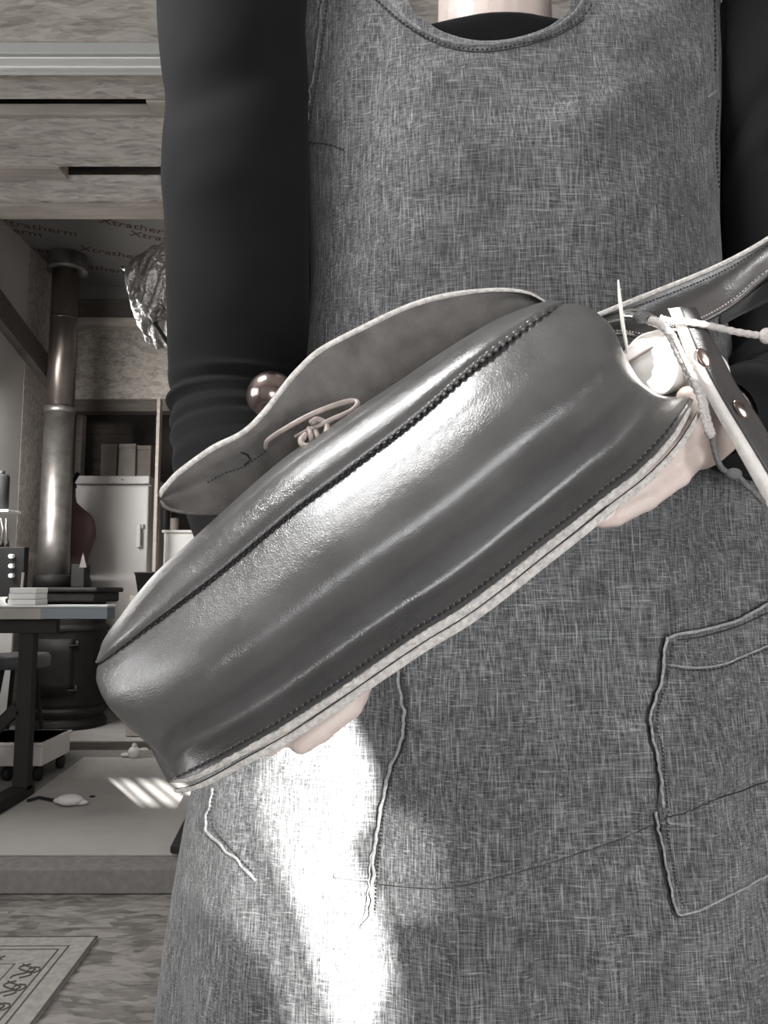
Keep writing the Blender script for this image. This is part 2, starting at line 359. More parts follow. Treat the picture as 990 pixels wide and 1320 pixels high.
p = PZ(192, 138, ZC); cpiece('block', (p.x, ys[0]+.006, ZC-.004), (p.x+.4, ys[1]-.02, ZC+.05), PINE)
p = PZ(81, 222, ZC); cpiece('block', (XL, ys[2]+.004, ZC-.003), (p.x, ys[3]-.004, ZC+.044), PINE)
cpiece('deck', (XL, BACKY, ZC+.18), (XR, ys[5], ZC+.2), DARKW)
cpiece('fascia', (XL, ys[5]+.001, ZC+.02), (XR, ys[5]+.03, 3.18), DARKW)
ZU = 3.13
foil = cpiece('insulation_board', (-3.6, ys[5], ZU), (XR, 5.44, ZU+.05), FOIL)
cpiece('deck', (-3.6, 5.44, ZU+.0), (XR, YF, ZU+.05), WALLD)
# printed words on the foil board
def text(name, s, loc, rot, size, mat, parent):
    c_ = bpy.data.curves.new(name, 'FONT'); c_.body = s; c_.size = size; c_.extrude = .0004; c_.align_x = 'CENTER'; c_.resolution_u = 2
    o = bpy.data.objects.new(name, c_); COL.objects.link(o); o.location = loc; o.rotation_euler = rot; c_.materials.append(mat); o.parent = parent; return o
for (px, py) in ((2, 297), (48, 296), (178, 296), (215, 312), (35, 322), (150, 330), (6, 345), (128, 348), (45, 352)):
    q = PZ(px, py, ZU-.001)
    text('lettering', 'Xtratherm', (q.x, q.y, ZU-.0012), (math.pi, 0, math.radians(24)), .105, PRINT, foil)
# the bulkhead beyond the stove: dark joist, pale batten, panel
zb = lambda py, D: P(0, py, D).z
bulk = struct(bpy.data.objects.new('wall_bulkhead', None)); COL.objects.link(bulk)
def bpiece(name, a, b, mat): return MB().box2(a, b).build(name, mat, bulk, bevel=.003)
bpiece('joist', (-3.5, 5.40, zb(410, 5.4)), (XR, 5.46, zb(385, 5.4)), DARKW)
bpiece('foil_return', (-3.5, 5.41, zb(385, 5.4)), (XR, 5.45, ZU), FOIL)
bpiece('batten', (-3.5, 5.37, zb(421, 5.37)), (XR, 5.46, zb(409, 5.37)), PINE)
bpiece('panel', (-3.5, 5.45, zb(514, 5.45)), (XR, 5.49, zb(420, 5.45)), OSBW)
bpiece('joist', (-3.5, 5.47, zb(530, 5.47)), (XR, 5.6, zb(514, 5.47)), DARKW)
# sloping timber along the head of the left wall
a, b = P(-40, 385, 3.9), P(66, 520, 4.78)
def bar(mb, a, b, w_, h):
    a, b = Vector(a), Vector(b); d = b-a; R = d.to_track_quat('X', 'Z').to_matrix(); return mb.box((a+b)/2, (d.length, w_, h), R)
x0 = XL+.03
struct(bar(MB(), (x0, 3.7, 2.75), (x0, 5.12, 2.36), .06, .16).build('trim_3', DARKW, bevel=.004))
# boarded cupboard posts far behind the flue
mb = MB(); mb.box2(P(98, 560, 5.6), P(106, 620, 5.66)); 
struct(MB().box2((P(100, 500, 5.9).x, 5.9, PT), (P(108, 500, 5.9).x, 5.98, 2.3)).build('trim_4', PINE))
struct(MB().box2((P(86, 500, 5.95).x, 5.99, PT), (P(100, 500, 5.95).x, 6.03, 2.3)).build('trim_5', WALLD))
struct(MB().box2((P(203, 500, 5.3).x, 5.3, .125), (P(207, 500, 5.3).x, 5.36, zb(514, 5.3))).build('trim_6', PINE))

# light fitting
lf = thing('strip_light', 'long pale strip light fixed under the board ceiling', 'light')
y0, y1 = Dy(70), Dy(96); zl = ZC-.035
y0 = PZ(495, 69, zl).y; y1 = PZ(495, 96, zl).y
MB().box2((-1.6, y0, zl), (1.6, y1, ZC-.001)).build('housing', BATTEN, lf, bevel=.004)
MB().box2((-1.59, y0+.01, zl-.006), (1.59, y1-.004, zl-.0005)).build('diffuser', BATTENL, lf, bevel=.003)
MB().box2((-1.59, y0+.042, zl-.010), (1.59, y0+.052, zl-.006)).build('rib', BATTENL, lf)
setloc(lf, (0, y0, ZC))

# ------------------------------------------------------------------ stove and flue
SX, SY = P(86, 900, 4.85).x, 4.85
st = thing('wood_stove', 'black round cast wood stove standing on the grey hearth', 'stove')
zt = zb(757, 4.6)
R_ = .225
prof = [(.20, .125), (.235, .13), (.24, .15), (.23, .17), (.215, .19), (.235, .22), (.235, .235), (.218, .25), (R_, .27), (R_, .70), (.235, .705), (.235, .72), (.21, .74), (.21, zt-.09)]
MB().lathe(prof, (SX, SY, 0), 48).build('body', BLACK, st, smooth=False, bevel=0)
MB().box2((SX-.22, SY-.23, zt-.09), (SX+.235, SY+.2, zt-.03)).build('top_casting', BLACK, st, bevel=.012)
MB().box2((SX-.24, SY-.25, zt-.03), (SX+.255, SY+.22, zt)).build('top_plate', BLACK, st, bevel=.01)
dm = MB()
for i in range(13):
    pass
G = [[(SX+(R_+.012)*math.sin(math.radians(a_)), SY-(R_+.012)*math.cos(math.radians(a_)), z) for a_ in range(-38, 34, 6)] for z in (.33, .40, .50, .58, .66)]
grid_mesh('door', G, BLACK, st, .012)
for z in (.36, .62):
    MB().tube([(SX+.135, SY-.205, z-.03), (SX+.135, SY-.205, z+.03)], .011, 10).build('hinge', BLACK, st, True)
    MB().tube([(SX+.09, SY-.225, z), (SX+.145, SY-.215, z)], .007, 8).build('latch', BLACK, st, True)
MB().tube([(SX+.20, SY-.12, .52), (SX+.235, SY-.15, .52)], .006, 8).build('handle', STEEL, st, True)
setloc(st, (SX, SY, .125))
fl = thing('flue_pipe', 'tall metal stove flue rising to the foil ceiling', 'pipe')
FX = P(70, 700, 4.9).x; FY = 4.9
zj = zb(527, 4.9)
MB().lathe([(.112, zt+.0005), (.115, zt+.001), (.115, zt+.07), (.104, zt+.08)], (FX, FY, 0), 40).build('collar', BLACK, fl, True)
MB().lathe([(.098, zt+.03), (.095, zt+.3), (.092, zj)], (FX, FY, 0), 40).build('lower_pipe', CAST, fl, True)
MB().lathe([(.092, zj-.03), (.096, zj-.02), (.096, zj+.005), (.088, zj+.012)], (FX, FY, 0), 40).build('joint_ring', CAST, fl, True)
MB().lathe([(.086, zj), (.083, zj+.6), (.081, ZU-.02)], (FX, FY, 0), 40).build('upper_pipe', PIPE, fl, True)
MB().lathe([(.085, zb(411, 4.9)-.01), (.087, zb(411, 4.9)-.006), (.087, zb(411, 4.9)+.004), (.083, zb(411, 4.9)+.01)], (FX, FY, 0), 40).build('joint_ring', PIPE, fl, True)
zc_ = zb(350, 4.9)
MB().lathe([(.09, zc_), (.128, zc_-.002), (.128, zc_+.01), (.120, zc_+.02), (.122, ZU-.001)], (FX+.01, FY, 0), 40).build('ceiling_collar', M('collar_metal', (.22, .21, .20), .4, metal=.5, var=.5, vscale=12), fl, True)
setloc(fl, (FX, FY, zt))

# dress form
df = thing('dress_form', 'dark red tailor dress form without head behind the stove', 'mannequin')
dx, dy = P(86, 700, 5.22).x, 5.22
MROWS = [(612, .012), (624, .014), (626, .045), (636, .046), (645, .055), (652, .095), (660, .145), (668, .175), (680, .187), (690, .19), (700, .175), (715, .15), (728, .14), (738, .152), (750, .175), (768, .19), (800, .195), (815, .18)]
G = []
for py, r in MROWS[2:]:
    z = zb(py, 5.1); G.append([(dx+r*math.cos(2*math.pi*k/28), dy+r*.62*math.sin(2*math.pi*k/28)-(.02 if 660 < py < 700 else 0)*max(0, -math.sin(2*math.pi*k/28)), z) for k in range(28)])
G = [[Vector(G[0][0])*0+Vector((dx, dy, G[0][0][2]+.002))]*28]+G+[[Vector((dx, dy, G[-1][0][2]))]*28]
G = [[tuple(p) for p in r] for r in G]
grid_mesh('torso', G, MANN, df, closed=True)
MB().lathe([(.046, zb(626, 5.1)), (.05, zb(625, 5.1)), (.045, zb(620, 5.1)), (.02, zb(618, 5.1))], (dx, dy, 0), 24).build('neck_cap', PLASTIC, df, True)
MB().tube([(dx+.012, dy, zb(622, 5.1)), (dx+.06, dy, zb(606, 5.1))], .014, 10).build('neck_knob', PLASTIC, df, True)
MB().tube([(dx, dy, zb(812, 5.1)), (dx, dy, .2)], .016, 10).build('pole', PLASTIC, df, True)
sb = MB()
for k in range(3):
    a_ = 2*math.pi*k/3+.5; sb.tube([(dx, dy, .22), (dx+.22*math.cos(a_), dy+.1*math.sin(a_)+.02, .14)], .012, 8)
sb.build('foot', PLASTIC, df)
setloc(df, (dx, dy, .125))
# a cloth and small bottle on the stove top
kx, ky = P(106, 745, 4.8).x, 4.8
kt = thing('firelighter_box', 'small dark box with a pale cloth on the stove top', 'box')
MB().box2((kx-.05, ky-.05, zt+.001), (kx+.03, ky+.05, zt+.14)).build('body', BLACK, kt, bevel=.004)
MB().prism([(kx+.0, ky-.055, zt+.12), (kx+.045, ky-.055, zt+.12), (kx+.02, ky-.055, zt+.21)], (0, .01, 0)).build('cloth_corner', WALLD, kt); setloc(kt, (kx, ky, zt))

# fridge
fr = thing('fridge', 'tall white fridge with a long grip handle', 'fridge')
fx0, fx1 = P(78, 700, 5.6).x, P(190, 700, 5.6).x; fz1 = zb(613, 5.6); FZ0 = .125
MB().box2((fx0, 5.66, FZ0), (fx1, 6.2, fz1)).build('body', WHITE, fr, bevel=.008)
MB().box2((fx0, 5.6, FZ0+.06), (fx1, 5.65, fz1-.07)).build('door', WHITE, fr, bevel=.012)
MB().box2((fx0, 5.6, fz1-.062), (fx1, 5.65, fz1)).build('top_panel', WHITE, fr, bevel=.008)
MB().box2((fx0, 5.62, FZ0), (fx1, 5.66, FZ0+.055)).build('plinth', PLASTIC, fr)
hx = P(179, 700, 5.57).x; hz0, hz1 = zb(706, 5.58), zb(676, 5.58)
hm = MB().box2((hx-.016, 5.545, hz0), (hx+.016, 5.565, hz1)); hm.box2((hx-.016, 5.56, hz1-.03), (hx+.03, 5.602, hz1)); hm.box2((hx-.016, 5.56, hz0), (hx+.016, 5.602, hz0+.02)); hm.build('handle', WHITE, fr, bevel=.004)
MB().tube([(P(158, 618, 5.6).x, 5.59, fz1-.03), (P(158, 618, 5.6).x, 5.602, fz1-.03)], .008, 12).build('badge', CAST, fr)
setloc(fr, (fx0, 5.6, FZ0))
# boxes on the fridge
for i, (a_, b_, t_, bt, mt, d0) in enumerate(((128, 151, 572, 612, CARD, 5.72), (151, 175, 572, 612, CARD2, 5.70), (175, 195, 574, 612, CARD, 5.72))):
    A, B = P(a_+1.5, 600, d0), P(b_-1, 600, d0); z1 = zb(t_, d0)
    bx = thing('storage_box', ['brown box at the left on the fridge', 'pale box in the middle on the fridge', 'brown box at the right on the fridge beside the post'][i], 'box', 'boxes on the fridge')
    MB().box2((A.x, d0, fz1+.001), (B.x, d0+.22, z1-.035)).build('body', mt, bx, bevel=.003)
    MB().box2((A.x-.003, d0-.004, z1-.035), (B.x+.003, d0+.224, z1)).build('lid', mt, bx, bevel=.003)
    setloc(bx, (A.x, d0, fz1))
# a big dark trunk higher up behind
for (a_, b_, c_, d_, D, mt, nm) in ((110, 170, 545, 608, 6.2, WALLD, 'dim wooden crate in the shade behind the fridge boxes'),):
    A, B = P(a_, c_, D), P(b_, d_, D)
    cr = thing('wooden_crate', nm, 'crate')
    for k in range(4):
        z0 = B.z+(A.z-B.z)*k/4; MB().box2((A.x, D, z0+.006), (B.x, D+.02, z0+(A.z-B.z)/4)).build('slat', DARKW, cr)
    MB().box2((A.x, D+.02, B.z), (B.x, D+.3, A.z)).build('body', DARKW, cr); setloc(cr, (A.x, D, B.z))
sh = thing('wall_shelf', 'dark wall shelf carrying the crate', 'shelf')
MB().box2((P(105, 600, 6.2).x, 6.19, P(0, 608, 6.2).z-.03), (P(175, 600, 6.2).x, YF, P(0, 608, 6.2).z)).build('board', DARKW, sh)
# white cabinet and shelf right of fridge
D = 5.45
cb = thing('white_cabinet', 'white cabinet seen past the bag, right of the fridge', 'cabinet')
cx0, cx1 = P(210, 700, D).x, P(262, 700, D).x; cz1 = zb(683, D)
MB().box2((cx0, D+.02, .125), (cx1, D+.5, cz1-.02)).build('body', WHITE, cb, bevel=.004)
MB().box2((cx0-.01, D, cz1-.02), (cx1+.01, D+.5, cz1)).build('top', WHITE, cb, bevel=.003)
MB().box2((cx0+.01, D+.0, .16), (cx1-.01, D+.018, cz1-.03)).build('door', WHITE, cb, bevel=.004); setloc(cb, (cx0, D, .125))
for i, (a_, t_, mt, nm) in enumerate(((213, 655, PLASTIC, 'black tin'), (225, 668, CARD, 'brown tin'))):
    q = P(a_, 680, D+.15); tn = MB().lathe([(.03, cz1+.001), (.032, cz1+.01), (.032, zb(t_, D+.15)-.01), (.028, zb(t_, D+.15))], (q.x, D+.15, 0), 20).build('tin', mt, None, True)
    tag(tn, nm+' on the white cabinet past the bag', 'tin')
# black pot on a box
D = 4.62
q = P(212, 740, D); zp0, zp1 = zb(767, D-.1), zb(737, D-.2)
pc = thing('plant_pot', 'wide black open pot standing on a brown crate', 'pot')
MB().lathe([(.12, zp0), (.145, zp0+.003), (.168, zp1-.01), (.174, zp1-.008), (.174, zp1), (.160, zp1), (.155, zp1-.02), (.135, zp0+.02), (.001, zp0+.02)], (q.x, D, 0), 40).build('body', PLASTIC, pc, True); setloc(pc, (q.x, D, zp0))
ct = thing('crate', 'brown crate under the wide black pot', 'crate'); x0 = P(168, 770, D-.15).x
for k in range(6):
    zz = .125+(zp0-.127)*k/6; MB().box2((x0, D-.16, zz+.004), (x0+.36, D+.18, zz+(zp0-.127)/6)).build('board', CARD2, ct, bevel=.003)
setloc(ct, (x0, D, .125))

# silver foil duct
du = thing('foil_duct', 'crinkled silver foil duct hanging beside the arm', 'duct')
DD = 3.0
path = arc(np.array([(158, 352), (175, 338), (205, 372), (232, 420), (262, 470)], float), 60); nn = 40; G = []
ax0, ax1 = P(165, 348, DD), P(300, 405, DD)
for i in range(90):
    t = i/89; c_ = ax0.lerp(ax1, t); c_.y += .02*math.sin(t*5); r = .025+.20*min(1, (t*2.6)**.8)
    d = (ax1-ax0).normalized(); u_ = d.cross(Vector((0, 1, 0))).normalized(); v_ = d.cross(u_)
    row = []
    for k in range(nn):
        a_ = 2*math.pi*k/nn; q = c_+(u_*math.cos(a_)+v_*math.sin(a_))*r
        nz = noise.noise(q*22)*.022+noise.noise(q*55)*.008+.006*abs(math.sin(t*34))
        row.append(c_+(u_*math.cos(a_)+v_*math.sin(a_))*(r+nz*min(1, t*6)))
    G.append(row)
grid_mesh('duct_skin', G, CRINK, du, closed=True)
MB().tube([ax0-(ax1-ax0).normalized()*.03, ax0, ax0+(ax1-ax0)*.06], [.006, .012, .03], 12).build('tied_end', CRINK, du, True)
MB().tube([P(187, 396, DD-.1), P(203, 422, DD-.14), P(225, 455, DD-.14)], .008, 8).build('tie_strap', PLASTIC, du, True)
MB().tube([ax0.lerp(ax1, .35)+Vector((0, 0, .1)), ax0.lerp(ax1, .35)+Vector((0, 0, .9))], .002, 6).build('hanging_wire', CAST, du)
setloc(du, ax0)

# ------------------------------------------------------------------ bench at left
BD = 3.3
bn = thing('workbench', 'pale topped workbench on a dark metal frame at the left edge', 'workbench')
bz = P(0, 783, BD).z; bx1 = P(53, 790, BD).x
MB().box2((XL+.02, BD-.0, bz-.05), (bx1, BD+.62, bz)).build('top', BENCHW, bn, bevel=.003)
lx0, lx1 = P(15, 900, BD).x, P(34, 900, BD).x
MB().box2((lx0, BD+.04, PT+.03), (lx1, BD+.09, bz-.05)).build('leg', BENCHD, bn, bevel=.003)
MB().box2((XL+.06, BD+.52, PT), (XL+.12, BD+.57, bz-.05)).build('leg', BENCHD, bn, bevel=.003)
MB().box2((XL+.06, BD+.04, PT), (XL+.12, BD+.09, bz-.05)).build('leg', BENCHD, bn, bevel=.003)
MB().box2((XL+.03, BD+.03, bz-.11), (lx1+.10, BD+.07, bz-.052)).build('rail', BENCHD, bn, bevel=.003)
MB().box2((lx0-.01, BD-.55, PT+.001), (lx1, BD+.12, PT+.05)).build('foot_rail', BENCHD, bn, bevel=.003)
bar(MB(), (lx0, BD+.06, .45), (lx0-.28, BD+.06, .18), .04, .05).build('brace', BENCHD, bn, bevel=.002)
setloc(bn, (lx0, BD, PT))
def simple(name, mb, mat, label, cat, bevel=0, smooth=False, group=None):
    return tag(mb.build(name, mat, None, smooth, bevel), label, cat, group)
# sheet and block on the bench top
a_ = P(48, 778, BD); b_ = P(140, 778, BD)
simple('metal_sheet', MB().box2((a_.x-.25, BD-.01, bz+.001), (b_.x, BD+.10, bz+.010)), PAPER, 'white sheet overhanging the end of the workbench', 'sheet', .002)
simple('blue_board', MB().box2((bx1+.002, BD-.005, bz-.048), (b_.x-.003, BD+.09, bz-.0005)), BLUEG, 'blue grey board below the white sheet by the workbench', 'board', .002)
A, B = P(12, 757, BD+.02), P(47, 780, BD+.02)
pb = thing('paper_block', 'bright sunlit white paper block on the workbench', 'paper')
for k in range(3):
    z0 = bz+.0105+(A.z-bz-.011)*k/3; MB().box2((A.x+.003*k, BD+.01, z0), (B.x-.002*(k % 2), BD+.13, z0+(A.z-bz-.012)/3-.001)).build('pad', PAPER, pb, bevel=.003)
setloc(pb, (A.x, BD+.02, bz+.01))
q = P(27, 760, BD+.17)
simple('pencil', MB().tube([(q.x, BD+.17, bz+.0105), (q.x+.004, BD+.175, P(0, 738, BD+.17).z)], .006, 8), CARD2, 'pale pencil upright behind the paper block', 'pencil')
q = P(3, 775, BD+.05)
simple('thread_reel', MB().lathe([(.02, bz+.0105), (.02, bz+.015), (.012, bz+.02), (.012, bz+.035), (.02, bz+.04), (.02, bz+.044)], (q.x, BD+.05, 0), 20), PAPER, 'small white reel on the workbench at the frame edge', 'reel')
# black rack with three pale knobs, spool on a bracket
rk = thing('tool_rack', 'black tool rack with three pale pegs behind the workbench', 'rack'); D = 3.92
A, B = P(-30, 705, D), P(29, 772, D)
MB().box2((A.x, D, bz+.001), (B.x, D+.05, A.z)).build('board', PLASTIC, rk, bevel=.004)
for py in (717, 729.5, 742):
    q = P(15, py, D-.01); mbk = MB().tube([q+Vector((0, -.015, 0)), q+Vector((0, .012, 0))], .011, 14); mbk.build('peg', PAPER, rk)
setloc(rk, (A.x, D, bz))
for k, px in enumerate((2, 9)):
    tt = thing('awl', ['left awl standing in the black rack', 'right awl standing in the black rack'][k], 'tool', 'awls in the rack')
    q = P(px, 705, D+.02); MB().tube([q+Vector((0, 0, 0)), q+Vector((.005-.012*k, 0, .09)), P(px-1, 668, D+.02)], [.006, .007, .003], 8).build('shaft', CAST, tt, True)
    MB().tube([q+Vector((0, 0, 0)), q+Vector((0, 0, .03))], [.011, .008], 10).build('handle', BENCHD, tt, True); setloc(tt, q)
D = 4.0; q = P(3, 658, D)
shf = thing('spool_shelf', 'small pale shelf on the left wall under the spool', 'shelf')
MB().box2((XL+.001, D-.06, q.z-.012), (P(18, 658, D).x, D+.08, q.z)).build('board', PAPER, shf, bevel=.002)
MB().box2((XL+.001, D, q.z-.06), (XL+.04, D+.02, q.z-.012)).build('bracket', BENCHD, shf); setloc(shf, (XL, D, q.z))
sp = thing('thread_cone', 'big black spool of thread on the small shelf', 'spool'); zz = zb(612, D)
MB().lathe([(.03, q.z+.001), (.036, q.z+.005), (.036, zz-.01), (.03, zz)], (P(2, 640, D).x, D, 0), 24).build('thread', M('black_thread', (.02, .02, .022), .85, bump=.8, bscale=300, vec=(.05, .05, 1)), sp, True)
MB().lathe([(.012, zz), (.012, zz+.02), (.009, zz+.021)], (P(2, 640, D).x, D, 0), 16).build('tip', PLASTIC, sp, True); setloc(sp, (P(2, 640, D).x, D, q.z))
# stool seat behind the bench leg
stl = thing('stool', 'round grey padded stool behind the workbench leg', 'stool'); D = 4.1; q = P(30, 850, D); zs = zb(842, D)
MB().lathe([(.12, zs-.075), (.15, zs-.065), (.152, zs-.02), (.14, zs-.003), (.10, zs), (.001, zs+.002)], (q.x-.02, D, 0), 40).build('seat', M('grey_vinyl', (.12, .12, .125), .5), stl, True)
for k in range(4):
    a2 = math.pi/4+k*math.pi/2; MB().tube([(q.x-.02+.08*math.cos(a2), D+.08*math.sin(a2), zs-.07), (q.x-.02+.15*math.cos(a2), D+.15*math.sin(a2), PT+.001)], .012, 8).build('leg', BENCHD, stl, True)
setloc(stl, (q.x, D, PT))
# white drawer trolley with casters under the bench
tr = thing('drawer_trolley', 'low white drawer trolley on black casters under the workbench', 'trolley'); D = 3.62
A, B = P(-40, 965, D), P(53, 995, D)
zt_ = P(0, 957, D).z; zl_ = P(0, 988, D).z
MB().box2((XL+.05, D, zl_), (B.x, D+.32, zt_)).build('tray', WHITE, tr, bevel=.004)
MB().box2((XL+.05, D-.01, zt_-.016), (B.x+.006, D+.33, zt_)).build('rim', WHITE, tr, bevel=.003)
for px, dd in ((45, .03), (45, .28), (6, .03)):
    q = P(px, 997, D); r = .032
    cw = MB().lathe([(.012, -.012), (r, -.011), (r+.001, 0), (r, .011), (.012, .012)], (q.x, D+dd, PT+r+.002), 22, Matrix.Rotation(math.pi/2, 3, 'Y')).build('caster', PLASTIC, tr, True)
    MB().box((q.x, D+dd, (PT+r*2+zl_)/2+.01), (.045, .03, zl_-PT-r*2+.01)).build('fork', CAST, cw)
setloc(tr, (B.x, D, PT))
# pale cabinet side behind the bench
simple('leaning_sheet', MB().box2((XL+.01, 4.30, PT+.001), (P(12, 900, 4.3).x, 4.32, bz-.14)), WHITE, 'pale panel leaning against the wall under the workbench', 'panel', .003)

# floor pieces: pale board, thin plank, cable with glove, soft toy
def flat(name, pxl, z0, h, mat, **k): return MB().prism([PZ(a_, b_, z0) for a_, b_ in pxl], (0, 0, h)).build(name, mat, **k)
tag(flat('floor_board', [(-60, 1103), (1100, 1103), (700, 977), (108, 977), (30, 1034), (-60, 1090)], PT+.001, .004, MAT_), 'large pale board lying flat on the raised floor', 'board')
tag(flat('plank', [(219, 1100), (252, 1035), (420, 1035), (430, 1100)], PT+.012, .022, BENCHD, bevel=.003), 'dark plank on the pale board beside the apron', 'plank')
tag(flat('thin_board', [(222, 1101), (254, 1040), (415, 1040), (425, 1101)], PT+.0052, .0065, CARD), 'thin brown board under the dark plank', 'board')
cb_ = MB().tube([PZ(36, 1032, PT+.012), PZ(50, 1028, PT+.012), PZ(66, 1031, PT+.012), PZ(80, 1033, PT+.012)], .007, 8).build('power_cord', PLASTIC, None, True); tag(cb_, 'black cord on the pale board reaching the white glove', 'cord')
gl = MB(); gl.sphere(PZ(90, 1031, PT+.03), .045, 20, 12, (1.2, .8, .5)); gl.sphere(PZ(103, 1034, PT+.02), .02, 14, 8, (1.6, .8, .6)); gl.sphere(PZ(78, 1032, PT+.02), .02, 14, 8, (1.5, .8, .6))
tag(gl.build('glove', CLOTHW, None, True), 'white crumpled glove on the pale board', 'glove')
q = PZ(173, 970, PT+.03); ty = MB(); ty.sphere(q, .032, 18, 12); ty.sphere(q+Vector((.05, 0, .015)), .014, 12, 8, (1.9, .8, .7)); ty.sphere(q+Vector((-.045, 0, -.012)), .016, 12, 8, (1.6, .8, .7)); ty.sphere(q+Vector((0, 0, .035)), .014, 12, 8)
tag(ty.build('soft_toy', CLOTHW, None, True), 'small pale knotted toy on the floor before the hearth', 'toy')
q = PZ(119, 1027, PT+.006); tag(MB().sphere(q, .009, 12, 8, (1.5, 1, .6)).build('dark_chip', PLASTIC, None, True), 'tiny dark chip on the pale board right of the glove', 'debris')
# rug
rg = thing('rug', 'pale bordered rug on the rough board floor at bottom left', 'rug')
zr = .001
c0 = PZ(126, 1212, 0); ev = (PZ(45, 1322, 0)-c0).normalized(); eh = Vector((-1, .0, 0)); eh = (PZ(-60, 1213, 0)-c0).normalized()
def rp(a_, b_, z): return c0+eh*a_+ev*b_+Vector((0, 0, z))
def rquad(a0, a1, b0, b1, z, h): return MB().prism([rp(a0, b0, z), rp(a1, b0, z), rp(a1, b1, z), rp(a0, b1, z)], (0, 0, h))
rquad(0, 1.1, 0, .95, zr, .010).build('pile', RUG, rg)
lines = MB()
for o_, wd in ((.0, .006), (.055, .005), (.075, .005), (.155, .004)):
    for z in (.0112,):
        lines.add([rp(o_, o_, z), rp(1.1, o_, z), rp(1.1, o_+wd, z), rp(o_, o_+wd, z)], [(0, 1, 2, 3)])
        lines.add([rp(o_, o_, z), rp(o_+wd, o_, z), rp(o_+wd, .95, z), rp(o_, .95, z)], [(0, 1, 2, 3)])
lines.build('border_line', RUGD, rg)
sw = MB()
for k in range(9):
    for s_ in (0, 1):
        pts = []
        for i in range(14):
            t = i/13; a2 = .115+.022*math.sin(t*6.28+s_*2); b2 = .16+k*.085+t*.07
            pts.append(rp(a2, b2, .0115) if True else None)
        sw.tube(pts, .0022, 5)
    sw.tube([rp(.095+.015*math.cos(i), .19+k*.085+.015*math.sin(i), .0115) for i in range(7)], .0022, 5)
    for s_ in (0, 1):
        sw.tube([rp(.2+k*.095+i/13*.08, .115+.022*math.sin(i/13*6.28+s_*2), .0115) for i in range(14)], .0022, 5)
sw.build('scroll_pattern', RUGD, rg, kind='stuff'); setloc(rg, c0)

# ================================================================== the person
pe = thing('person', 'person in a grey linen apron over a black top, holding the bag', 'person')
CXT, YC = .128, .765
zk = np.array([.20, .35, .50, .60, .70, .80, .90, 1.00, 1.10, 1.18, 1.25, 1.32, 1.38, 1.44, 1.50, 1.56, 1.6])
ak = np.array([.355, .35, .34, .332, .322, .303, .276, .256, .236, .206, .200, .205, .207, .214, .22, .225, .225])
bk = np.array([.20, .195, .185, .170, .155, .145, .135, .128, .125, .128, .130, .125, .118, .108, .095, .075, .05])
def sect(z): return np.interp(z, zk, ak), np.interp(z, zk, bk)
def smooth_sect(z):
    s_ = [sect(z+d) for d in (-.04, -.02, 0, .02, .04)]; return sum(q[0] for q in s_)/5, sum(q[1] for q in s_)/5
def apr_pt(s_, z, grow=0.0):
    a_, b_ = smooth_sect(z); ang = s_*math.radians(112)
    c_, n_ = math.cos(ang), math.sin(ang)
    x = CXT+(a_+grow)*math.copysign(abs(n_)**.92, n_); y = YC-(b_+grow)*math.copysign(abs(c_)**.72, c_)
    k = min(1, max(0, (1.2-z)/.4)); sk = min(1, max(0, (.95-z)/.35))
    fold = .0055*math.sin(x*38+z*3)*k + .014*noise.noise(Vector((x*13, z*3.2, 1)))*k + .011*noise.noise(Vector((x*26+z*5, z*3, 4)))*sk
    fold += .005*noise.noise(Vector((x*9, z*16-x*8, 7)))+.0022*noise.noise(Vector((x*30+z*14, z*26-x*10, 2)))
    # hip swells outwards; the crease across the skirt
    zc = .715+.04*math.sin((x-.02)*2.2)+max(0, x-.08)*.36
    fold += -.0015*math.exp(-((z-zc-.005)/.014)**2)*max(0, min(1, (x+.06)*20))+.0015*math.exp(-((z-zc+.006)/.004)**2)*max(0, min(1, (x+.04)*20))
    # left side drape
    fold += .012*math.sin((x+.2)*55)*max(0, min(1, (-.08-x)*12))*sk
    # soft folds at the bust
    d = (x-(-.03))+ (1.28-z)*.15; fold += .004*math.exp(-(d/.012)**2)*max(0, min(1, (z-1.05)*6))
    return Vector((x, y+fold, z))
def neck_z(x):       # height of the apron's upper edge
    return None
NSS, NZ = 260, 420
rows = []
neckpts = [(480, -140), (498, -10), (520, 18), (548, 38), (585, 52), (625, 55), (670, 48), (712, 34), (742, 12), (754, -8), (768, -140)]
nx = []; 
for a_, b_ in neckpts: q = P(a_, b_, .663); nx.append((q.x, q.z))
nx = np.array(nx); nxs = crom(nx, 200)
ZTOP = 1.575
def ztop(x):
    if x <= nxs[0, 0] or x >= nxs[-1, 0]: return ZTOP
    return min(ZTOP, float(np.interp(x, nxs[:, 0], nxs[:, 1])))
V, F = [], []
svals = np.linspace(-1, 1, NSS)
xs_at = [apr_pt(s_, 1.42).x for s_ in svals]
zt_col = [ztop(x) for x in xs_at]
def smax(z):          # the bodice narrows to a bib above the side seams
    return 1.0 if z < 1.08 else 1.0-.24*min(1, (z-1.08)/.10)
G = []
for j in range(NZ):
    t = j/(NZ-1); row = []
    for i, s_ in enumerate(svals):
        z = .28+(zt_col[i]-.28)*(t**.97 if t > 0 else 0)
        row.append(apr_pt(s_*smax(z), z))
    G.append(row)
apron = grid_mesh('apron', G, LINEN, pe, thick=-.0012, flip=True)
apron['label'] = 'worn grey linen apron with patch pockets'
bvh = BVHTree.FromPolygons([v.co.copy() for v in apron.data.vertices], [tuple(p.vertices) for p in apron.data.polygons])
def hit(px, py, off=.0008):
    o_ = Vector((0, 0, CAMZ)); d = (P(px, py, 1.0)-o_).normalized(); loc, nr, idx, dist = bvh.ray_cast(o_, d)
    if loc is None: return None
    if nr.dot(d) > 0: nr = -nr
    return loc+nr*off
